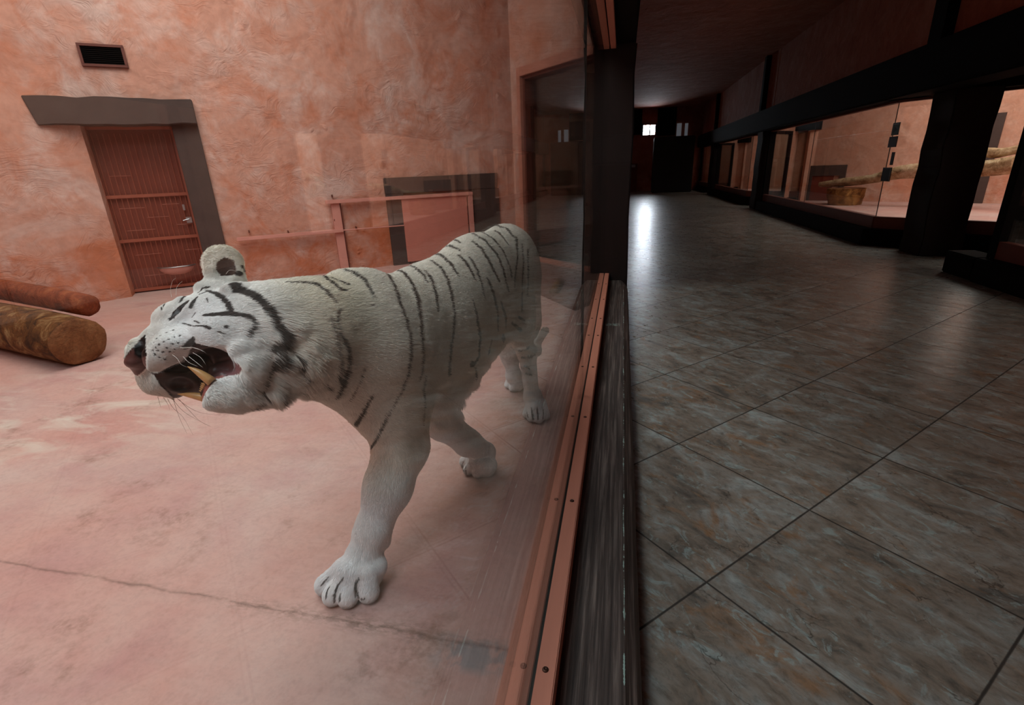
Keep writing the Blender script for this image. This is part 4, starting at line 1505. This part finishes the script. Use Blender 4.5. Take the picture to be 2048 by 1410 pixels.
# not coat markings: dark strokes painting the shade in the clefts between the toes
STRIPES_AND_SHADE += [[(600 + x / 2.938, 760 + y / 2.938, w_) for x, y, w_ in q] for q in (
    [(125, 1205, 2), (145, 1180, 2.5), (172, 1150, 1.5)], [(155, 1275, 3), (165, 1230, 3), (180, 1205, 1.5)],
    [(205, 1300, 4), (207, 1250, 4), (225, 1200, 3), (258, 1155, 1.5)], [(235, 1292, 4), (240, 1255, 3)],
    [(345, 1275, 4.5), (325, 1225, 4.5), (328, 1185, 3.5), (348, 1160, 2)], [(362, 1285, 4), (380, 1282, 3)],
    [(958, 480, 2), (955, 510, 2.5), (965, 530, 2)], [(975, 505, 2), (978, 545, 2.5), (990, 565, 2)],
    [(1335, 190, 2), (1340, 215, 2.5)], [(1360, 160, 1.5), (1365, 200, 3), (1372, 230, 3)], [(1392, 160, 1.5), (1398, 195, 3), (1400, 228, 3)], [(1425, 160, 1.5), (1432, 195, 2.5), (1428, 222, 2)])]
DOTS = [(490, 1100), (520, 1060), (560, 1030), (620, 1000), (690, 975), (480, 1180), (510, 1150), (545, 1120), (592, 1090), (645, 1062),
        (700, 1040), (760, 1030), (545, 1250), (582, 1195), (622, 1155), (680, 1112), (740, 1100), (602, 1270), (650, 1192), (700, 1170), (500, 1220), (530, 1180)]
MOUTH = [(292, 741), (312, 743), (347, 730), (370, 721), (377, 703), (388, 684), (400, 688), (435, 696), (464, 709), (478, 727), (483, 738), (478, 748),
         (455, 752), (433, 758), (420, 772), (411, 786), (404, 803), (351, 805), (335, 788), (319, 768), (308, 750)]
NOSE = [(256, 702), (268, 689), (291, 668), (292, 738), (276, 752), (256, 744), (241, 740), (245, 722)]
NOSTRIL = [(266, 695), (291, 669), (293, 711), (281, 718), (270, 709)]
EARIN = [(433, 524), (447, 514), (466, 520), (472, 536), (468, 552), (440, 552), (430, 540)]


def to_px(P):
    d = P - CAM[None]
    z = d @ FW
    return np.stack([CX + F_PX * (d @ RT) / z, CY - F_PX * (d @ UP) / z], 1), z


def inside(poly, Q, pad=0.0):
    x, y = Q[:, 0], Q[:, 1]
    r = np.zeros(len(Q), bool)
    n = len(poly)
    for i in range(n):
        (x0, y0), (x1, y1) = poly[i], poly[(i + 1) % n]
        if y0 == y1:
            continue
        c = ((y0 > y) != (y1 > y)) & (x < (x1 - x0) * (y - y0) / (y1 - y0) + x0)
        r ^= c
    return r


def vnoise(P, sc, seed=0):
    """cheap value noise"""
    Q = P * sc + seed * 17.3
    i = np.floor(Q).astype(np.int64)
    f = Q - i
    f = f * f * (3 - 2 * f)
    r = 0
    for c in range(8):
        o = np.array([(c >> q) & 1 for q in range(3)])
        k = i + o
        h = (k[:, 0] * 73856093) ^ (k[:, 1] * 19349663) ^ (k[:, 2] * 83492791)
        h = ((h ^ (h >> 13)) * 1274126177) & 0xffffff
        w_ = np.prod(np.where(o == 1, f, 1 - f), 1)
        r = r + w_ * h / 0xffffff
    return r


class Coat:
    def __init__(s, g):
        s.g = g
        A_, B_, RA, RB = [], [], [], []
        for st in STRIPES_AND_SHADE:
            pts = []
            for (x0, y0, w0), (x1, y1, w1) in zip(st[:-1], st[1:]):
                n = max(1, int(math.hypot(x1 - x0, y1 - y0) / 9))
                for k in range(n):
                    t = k / n
                    pts.append((x0 + (x1 - x0) * t, y0 + (y1 - y0) * t, w0 + (w1 - w0) * t))
            pts.append(st[-1])
            H = [(g.hit(x, y), w_) for x, y, w_ in pts]
            H = [(h_, w_ * np.dot(h_ - CAM, FW) / F_PX * .56) for h_, w_ in H if h_ is not None]
            for (p, a), (q, b) in zip(H[:-1], H[1:]):
                if np.linalg.norm(p - q) < .07:
                    A_.append(p); B_.append(q); RA.append(a); RB.append(b)
        for x, y in DOTS:
            h_ = g.hit(210 + x / 5.12, 470 + y / 5.12)
            if h_ is not None:
                A_.append(h_); B_.append(h_ + 1e-4); RA.append(.0018); RB.append(.0018)
        s.A, s.B, s.RA, s.RB = (np.array(q, np.float32) for q in (A_, B_, RA, RB))
        s.eye = [g.hit(x, y) for x, y in ((339, 639), (350, 628), (362, 616), (374, 604))]
        s.head_c = V(440, 680, 1.10)

    def stripe(s, P):
        out = np.full(len(P), 9.0, np.float32)
        v = s.B - s.A
        L2 = (v * v).sum(1) + 1e-9
        for i in range(0, len(P), 8000):
            Q = P[i:i + 8000].astype(np.float32)
            d = Q[:, None] - s.A[None]
            t = np.clip((d * v[None]).sum(2) / L2[None], 0, 1)
            r = np.linalg.norm(d - t[..., None] * v[None], axis=2) / (s.RA + (s.RB - s.RA) * t)
            out[i:i + 8000] = r.min(1)
        return out

    def eval(s, P):
        """colour, coat length, bare mask for points on the skin"""
        n = len(P)
        px, dep = to_px(P)
        near = np.ones(n, bool)
        col = np.empty((n, 3))
        cream = np.array(srgb(243, 238, 227))
        white = np.array(srgb(250, 252, 254))
        warm = np.array(srgb(232, 222, 198))
        nz = vnoise(P, 9, 1) * .6 + vnoise(P, 30, 2) * .4
        col[:] = cream
        dh = np.linalg.norm(P - s.head_c, axis=1)
        hw = np.clip(1.25 - dh / .16, 0, 1)[:, None]
        lw = np.clip((.50 - P[:, 2]) / .12, 0, 1)[:, None]
        col = col * (1 - np.maximum(hw, lw)) + white * np.maximum(hw, lw)
        neck = np.clip(1 - np.abs(dh - .27) / .12, 0, 1) * np.clip((P[:, 2] - .8) / .12, 0, 1)
        col = col + (warm - col) * (neck * .6)[:, None]
        col *= (.90 + .2 * nz)[:, None]
        # worn brown elbow patch
        el = s.g.hit(822, 893)
        if el is not None:
            e_ = np.clip(1.3 - np.linalg.norm((P - el) * np.array([1, 1, .72]), axis=1) / .034, 0, 1) * (.35 + .65 * vnoise(P, 60, 5))
            col = col + (np.array(srgb(140, 116, 84)) - col) * (e_ * .75)[:, None]
        # soles and toe tips browner and darker towards the floor
        st = np.clip(1 - (P[:, 2] - ZE) / .022, 0, 1)
        col = col + (np.array(srgb(120, 108, 92)) - col) * (st * .7)[:, None]
        # body length of coat
        ln = np.full(n, .0125)
        head_w = np.clip(1.9 - np.linalg.norm(P - V(375, 665, 1.07), axis=1) / .085, 0, 1)
        head_w = np.maximum(head_w, np.clip(1.6 - np.linalg.norm(P - V(447, 528, 1.17), axis=1) / .045, 0, 1))
        ln = ln * (1 - head_w) + .0042 * head_w
        ruff = np.clip(1.6 - np.linalg.norm((P - V(570, 735, 1.12)) * np.array([1, 1, .9]), axis=1) / .095, 0, 1)
        ln = ln + ruff * .026
        chin = np.clip(1.4 - np.linalg.norm(P - V(455, 790, 1.07), axis=1) / .045, 0, 1)
        ln = ln + chin * .006
        belly = np.clip((.60 - P[:, 2]) / .07, 0, 1) * np.clip((P[:, 2] - .42) / .05, 0, 1) * np.clip((P[:, 1] - 1.28) / .1, 0, 1) * np.clip((2.0 - P[:, 1]) / .1, 0, 1)
        ln = ln + belly * .030
        col = col + (np.array(srgb(248, 248, 246)) - col) * (belly * .6)[:, None]
        # stripes, and the painted shade of the toe clefts
        r = s.stripe(P)
        w_ = .72 + .56 * vnoise(P, 170, 3)
        m = np.clip((1.12 * w_ - r) / .22 + .5, 0, 1)
        dark = np.array(srgb(66, 57, 52))
        face = hw[:, 0] > .5
        col = col + (dark - col) * (m * .93)[:, None]
        low = np.clip((.46 - P[:, 2]) / .12, 0, 1)
        ln = ln * (1 - low) + .0085 * low
        low = np.clip((.25 - P[:, 2]) / .05, 0, 1)
        ln = ln * (1 - low) + .0065 * low
        # bare skin
        bare = np.zeros(n)
        hd = dep < 1.22
        mo = inside(MOUTH, px) & hd
        no = inside(NOSE, px) & hd & (dep < 1.12)
        ns = inside(NOSTRIL, px) & hd & (dep < 1.12)
        ei = inside(EARIN, px) & (dep < 1.20)
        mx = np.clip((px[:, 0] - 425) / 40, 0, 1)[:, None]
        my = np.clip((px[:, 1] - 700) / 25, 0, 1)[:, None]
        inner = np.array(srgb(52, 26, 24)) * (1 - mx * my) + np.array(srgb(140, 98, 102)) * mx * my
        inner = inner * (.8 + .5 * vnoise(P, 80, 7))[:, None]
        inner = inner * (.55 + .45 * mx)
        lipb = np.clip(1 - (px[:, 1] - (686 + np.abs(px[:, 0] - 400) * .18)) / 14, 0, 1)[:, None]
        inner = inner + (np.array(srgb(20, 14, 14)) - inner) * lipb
        gum = inside([(401, 800), (409, 776), (424, 756), (446, 750), (452, 757), (430, 768), (418, 790), (410, 802)], px)
        inner[gum] = np.array(srgb(158, 92, 86))
        col[mo] = inner[mo]
        col[no] = (np.array(srgb(96, 60, 56)) * (.75 + .4 * vnoise(P, 110, 8))[:, None])[no]
        col[ns] = srgb(14, 10, 10)
        ed = np.full(n, 9.0)
        for i in range(3):
            a, b = s.eye[i], s.eye[i + 1]
            if a is None or b is None:
                continue
            v = b - a
            t = np.clip(((P - a) @ v) / (v @ v), 0, 1)
            ed = np.minimum(ed, np.linalg.norm(P - a - t[:, None] * v, axis=1) / (.0042, .0078, .0066)[i])
        ey = ed < 1
        col[ey] = srgb(34, 24, 22)
        col[ei] = (np.array(srgb(106, 88, 80)) * (.7 + .6 * vnoise(P, 60, 9))[:, None])[ei]
        bare[mo | no | ns | ey] = 1
        bare[P[:, 2] < ZE + .006] = 1
        return np.clip(col, 0, 1), ln, bare, m, ei


def flow(P, Nn):
    """direction in which the coat lies"""
    back = -TE * 1.0 + np.array([0, 0, -.55])
    F = np.tile(back, (len(P), 1))
    nose = V(262, 690, 1.06)
    h = P - nose
    h /= np.linalg.norm(h, axis=1)[:, None] + 1e-9
    wh = np.clip(1.8 - np.linalg.norm(P - V(430, 680, 1.10), axis=1) / .13, 0, 1)[:, None]
    F = F * (1 - wh) + (h * 1.0 + np.array([0, 0, -.25])) * wh
    lo = np.clip((.60 - P[:, 2]) / .15, 0, 1)[:, None]
    F = F * (1 - lo) + np.array([0, 0, -1.0]) * lo
    pw = np.clip((.24 - P[:, 2]) / .04, 0, 1)[:, None]
    F = F * (1 - pw) + (TE * 1.0 + np.array([0, 0, -.5])) * pw
    F -= (F * Nn).sum(1)[:, None] * Nn
    F /= np.linalg.norm(F, axis=1)[:, None] + 1e-9
    return F


def skin_material():
    q = N('tiger_skin')
    at_ = q.n('ShaderNodeAttribute', attribute_name='tint')
    wet = q.n('ShaderNodeAttribute', attribute_name='wet')
    ro = q.math('SUBTRACT', .85, q.math('MULTIPLY', wet.outputs['Fac'], .48))
    return q.set(at_.outputs['Color'], ro, q.bump(q.noise(160, 4, .6), .3, .002), spec=.35)


def coat_material():
    q = N('tiger_coat')
    at_ = q.n('ShaderNodeAttribute', attribute_name='tint')
    return q.set(at_.outputs['Color'], .75, spec=.12)


def make_tiger(n_hair=520000):
    g = build_tiger_grid()
    vs, fs = g.mesh()
    coat = Coat(g)
    # normals from the field
    def normals(P):
        e = .003
        G = np.stack([g.at(P + np.eye(3)[q] * e) - g.at(P - np.eye(3)[q] * e) for q in range(3)], 1)
        return G / (np.linalg.norm(G, axis=1)[:, None] + 1e-9)
    col, ln, bare, mk, ei = coat.eval(vs)
    me = bpy.data.meshes.new('white_tiger')
    me.vertices.add(len(vs))
    me.vertices.foreach_set('co', vs.astype(np.float32).ravel())
    me.loops.add(len(fs) * 4)
    me.loops.foreach_set('vertex_index', fs.astype(np.int32).ravel())
    me.polygons.add(len(fs))
    me.polygons.foreach_set('loop_start', np.arange(len(fs), dtype=np.int32) * 4)
    me.polygons.foreach_set('loop_total', np.full(len(fs), 4, np.int32))
    me.update(calc_edges=True)
    me.polygons.foreach_set('use_smooth', [True] * len(fs))
    ca = me.attributes.new('tint', 'FLOAT_COLOR', 'POINT')
    ca.data.foreach_set('color', np.concatenate([col, np.ones((len(vs), 1))], 1).astype(np.float32).ravel())
    wa = me.attributes.new('wet', 'FLOAT', 'POINT')
    wa.data.foreach_set('value', bare.astype(np.float32))
    me.materials.append(skin_material())
    body = bpy.data.objects.new('white_tiger', me)
    COL.objects.link(body)
    tag(body, 'white tiger with dark brown stripes striding towards the viewer along the glass, mouth wide open', 'tiger')

    # ---- the coat: individual hairs lying along the body
    rng = np.random.default_rng(5)
    tri = np.concatenate([fs[:, [0, 1, 2]], fs[:, [0, 2, 3]]])
    a, b, c = vs[tri[:, 0]], vs[tri[:, 1]], vs[tri[:, 2]]
    ar = np.linalg.norm(np.cross(b - a, c - a), axis=1) / 2
    cen = (a + b + c) / 3
    nn = normals(cen)
    view = CAM[None] - cen
    dist = np.linalg.norm(view, axis=1)
    facing = (nn * view).sum(1) / dist
    wgt = ar * np.clip((facing + .45) * 2, .12, 1) / dist ** 1.2
    hd_ = np.linalg.norm(cen - V(430, 680, 1.08), axis=1) < .19
    wgt *= np.where(hd_, 2.4, 1)
    pick = rng.choice(len(tri), n_hair, p=wgt / wgt.sum())
    u, v_ = rng.random(n_hair), rng.random(n_hair)
    sw = u + v_ > 1
    u[sw], v_[sw] = 1 - u[sw], 1 - v_[sw]
    P = a[pick] + (b[pick] - a[pick]) * u[:, None] + (c[pick] - a[pick]) * v_[:, None]
    col, ln, bare, mk, ei = coat.eval(P)
    keep = bare < .5
    P, col, ln, mk, ei = P[keep], col[keep], ln[keep], mk[keep], ei[keep]
    Nn = normals(P)
    Fl = flow(P, Nn)
    n = len(P)
    jit = rng.normal(0, 1, (n, 3))
    clump = np.stack([vnoise(P, 45, k + 11) for k in range(3)], 1) - .5
    L = ln * rng.uniform(.7, 1.15, n)
    longish = np.clip((ln - .014) / .02, 0, 1)[:, None]
    d0 = Nn * (.30 + .16 * longish) + Fl * .9 + jit * .08 + clump * (.24 + .7 * longish)
    d0 /= np.linalg.norm(d0, axis=1)[:, None]
    d1 = Nn * .06 + Fl + jit * .08 + clump * (.24 + .85 * longish) + np.array([0, 0, -.6]) * longish
    d1 /= np.linalg.norm(d1, axis=1)[:, None]
    K = 4
    pts = np.empty((n, K, 3), np.float32)
    pts[:, 0] = P - Nn * .001
    pts[:, 1] = P + d0 * (L * .33)[:, None]
    pts[:, 2] = pts[:, 1] + (d0 * .45 + d1 * .55) * (L * .34)[:, None]
    pts[:, 3] = pts[:, 2] + d1 * (L * .36)[:, None]
    hc = bpy.data.hair_curves.new('coat')
    hc.add_curves([K] * n)
    hc.attributes['position'].data.foreach_set('vector', pts.reshape(-1))
    ra = hc.attributes.get('radius') or hc.attributes.new('radius', 'FLOAT', 'POINT')
    dd_ = np.linalg.norm(P - CAM[None], axis=1)
    rr = (.00036 - .00012 * np.clip((.0125 - ln) / .006, 0, 1)) * np.clip(dd_ / 1.2, .8, 1.9)
    ra.data.foreach_set('value', (rr[:, None] * np.array([1.0, .95, .7, .22])[None]).astype(np.float32).ravel())
    ta = hc.attributes.new('tint', 'FLOAT_COLOR', 'CURVE')
    sh = rng.uniform(.9, 1.08, n)[:, None]
    ta.data.foreach_set('color', np.concatenate([np.clip(col * sh, 0, 1), np.ones((n, 1))], 1).astype(np.float32).ravel())
    hc.materials.append(coat_material())
    fo = bpy.data.objects.new('coat', hc)
    COL.objects.link(fo)
    fo.parent = body

    # ---- teeth
    MAT['ivory'] = flat('yellowed_ivory', srgb(206, 160, 104), .3, grain=(40, (1, 1, 1)), var=.12)
    def fang(name, p, q, r, bend):
        p, q = np.array(p), np.array(q)
        m = MB()
        n_ = 9
        m.tube([p + (q - p) * t + np.array(bend) * math.sin(math.pi * t) for t in np.linspace(0, 1, n_)],
               [r * (1 - t ** 1.7) + .0006 for t in np.linspace(0, 1, n_)], 12)
        return m.build(name, 'ivory', body, smooth=True)
    fang('canine_tooth', V(424, 764, 1.040), V(375, 733, 1.030), .0095, [0, 0, .003])
    fang('canine_tooth', V(411, 796, 1.085), V(355, 788, 1.080), .0085, [0, 0, .002])
    for k in range(5):
        t = k / 4
        p = V(411 - 4 * t, 769 + 14 * t, 1.055 + .02 * t)
        fang('incisor', p, V(402 - 4 * t, 766 + 15 * t, 1.050 + .02 * t), .0024, [0, 0, 0])
    # ---- whiskers and brow hairs
    MAT['whisker'] = flat('whisker_white', srgb(226, 222, 214), .4, var=.02)
    MAT['whisker_dark'] = flat('whisker_brown', srgb(120, 92, 78), .4, var=.02)
    def whisk(pl, dep, mat='whisker', r=.00045):
        pts_ = [V(x, y, d_) for (x, y), d_ in zip(pl, dep)]
        P_ = []
        for i in range(9):
            t = i / 8 * (len(pts_) - 1)
            k = min(int(t), len(pts_) - 2)
            f = t - k
            q = [pts_[max(k - 1, 0)], pts_[k], pts_[k + 1], pts_[min(k + 2, len(pts_) - 1)]]
            P_.append(.5 * ((2 * q[1]) + (q[2] - q[0]) * f + (2 * q[0] - 5 * q[1] + 4 * q[2] - q[3]) * f * f + (3 * q[1] - q[0] - 3 * q[2] + q[3]) * f ** 3))
        MB().tube(P_, [r * (1 - .75 * i / 8) for i in range(9)], 5).build('whisker', mat, body, smooth=True)
    H = lambda *L_: [(210 + x / 5.12, 600 + y / 5.12) for x, y in L_]
    for pl in (H((770, 490), (880, 485), (1000, 520), (1045, 560)), H((790, 495), (920, 490), (1010, 530)), H((690, 560), (740, 600), (780, 660), (850, 690)),
               H((800, 580), (860, 640), (950, 680)), H((860, 580), (950, 650), (1000, 690)), H((900, 540), (980, 590), (1030, 660)),
               H((1160, 340), (1200, 370), (1230, 410)), H((1600, 390), (1640, 430), (1620, 500))):
        whisk(pl, [1.000, .985, .98, .985], 'whisker')
    for pl in (H((640, 1010), (700, 1110), (800, 1200), (900, 1380)), H((690, 1010), (790, 1130), (930, 1220), (1090, 1300)), H((740, 1010), (860, 1100), (1000, 1160), (1190, 1175)),
               H((600, 1000), (650, 1080), (660, 1130)), H((700, 1020), (760, 1200), (840, 1370)), H((760, 1020), (880, 1150), (960, 1230), (1040, 1280)), H((540, 990), (560, 1060), (570, 1100))):
        whisk(pl, [1.12, 1.15, 1.19, 1.23], 'whisker_dark')
    for pl in ([(343, 594), (341, 578), (345, 562), (352, 556)], [(352, 590), (353, 576), (360, 566), (366, 562)], [(452, 548), (458, 541), (468, 541), (476, 546)]):
        whisk(pl, [1.10, 1.09, 1.08, 1.08], 'whisker', .0004)
    # ---- claws
    MAT['claw'] = flat('dark_horn', srgb(60, 48, 42), .35, var=.1)
    for tips, sc_ in (([(650, 1170), (676, 1194), (712, 1197), (744, 1178)], 1.0), ([(925, 929), (934, 945), (953, 951)], .8)):
        for x, y in tips:
            p = on_z(x, y, ZE + .020 * sc_)
            f_ = np.array([p[0] - CAM[0], p[1] - CAM[1], 0])
            f_ /= np.linalg.norm(f_)
            q = p - f_ * .004 * 1 + np.array([-.004, 0, -.012 * sc_])
            MB().tube([p + f_ * .012, (p + q) / 2 + [0, 0, .002], q], [.0034 * sc_, .0026 * sc_, .0006], 8).build('claw', 'claw', body, smooth=True)
    return body


make_tiger()
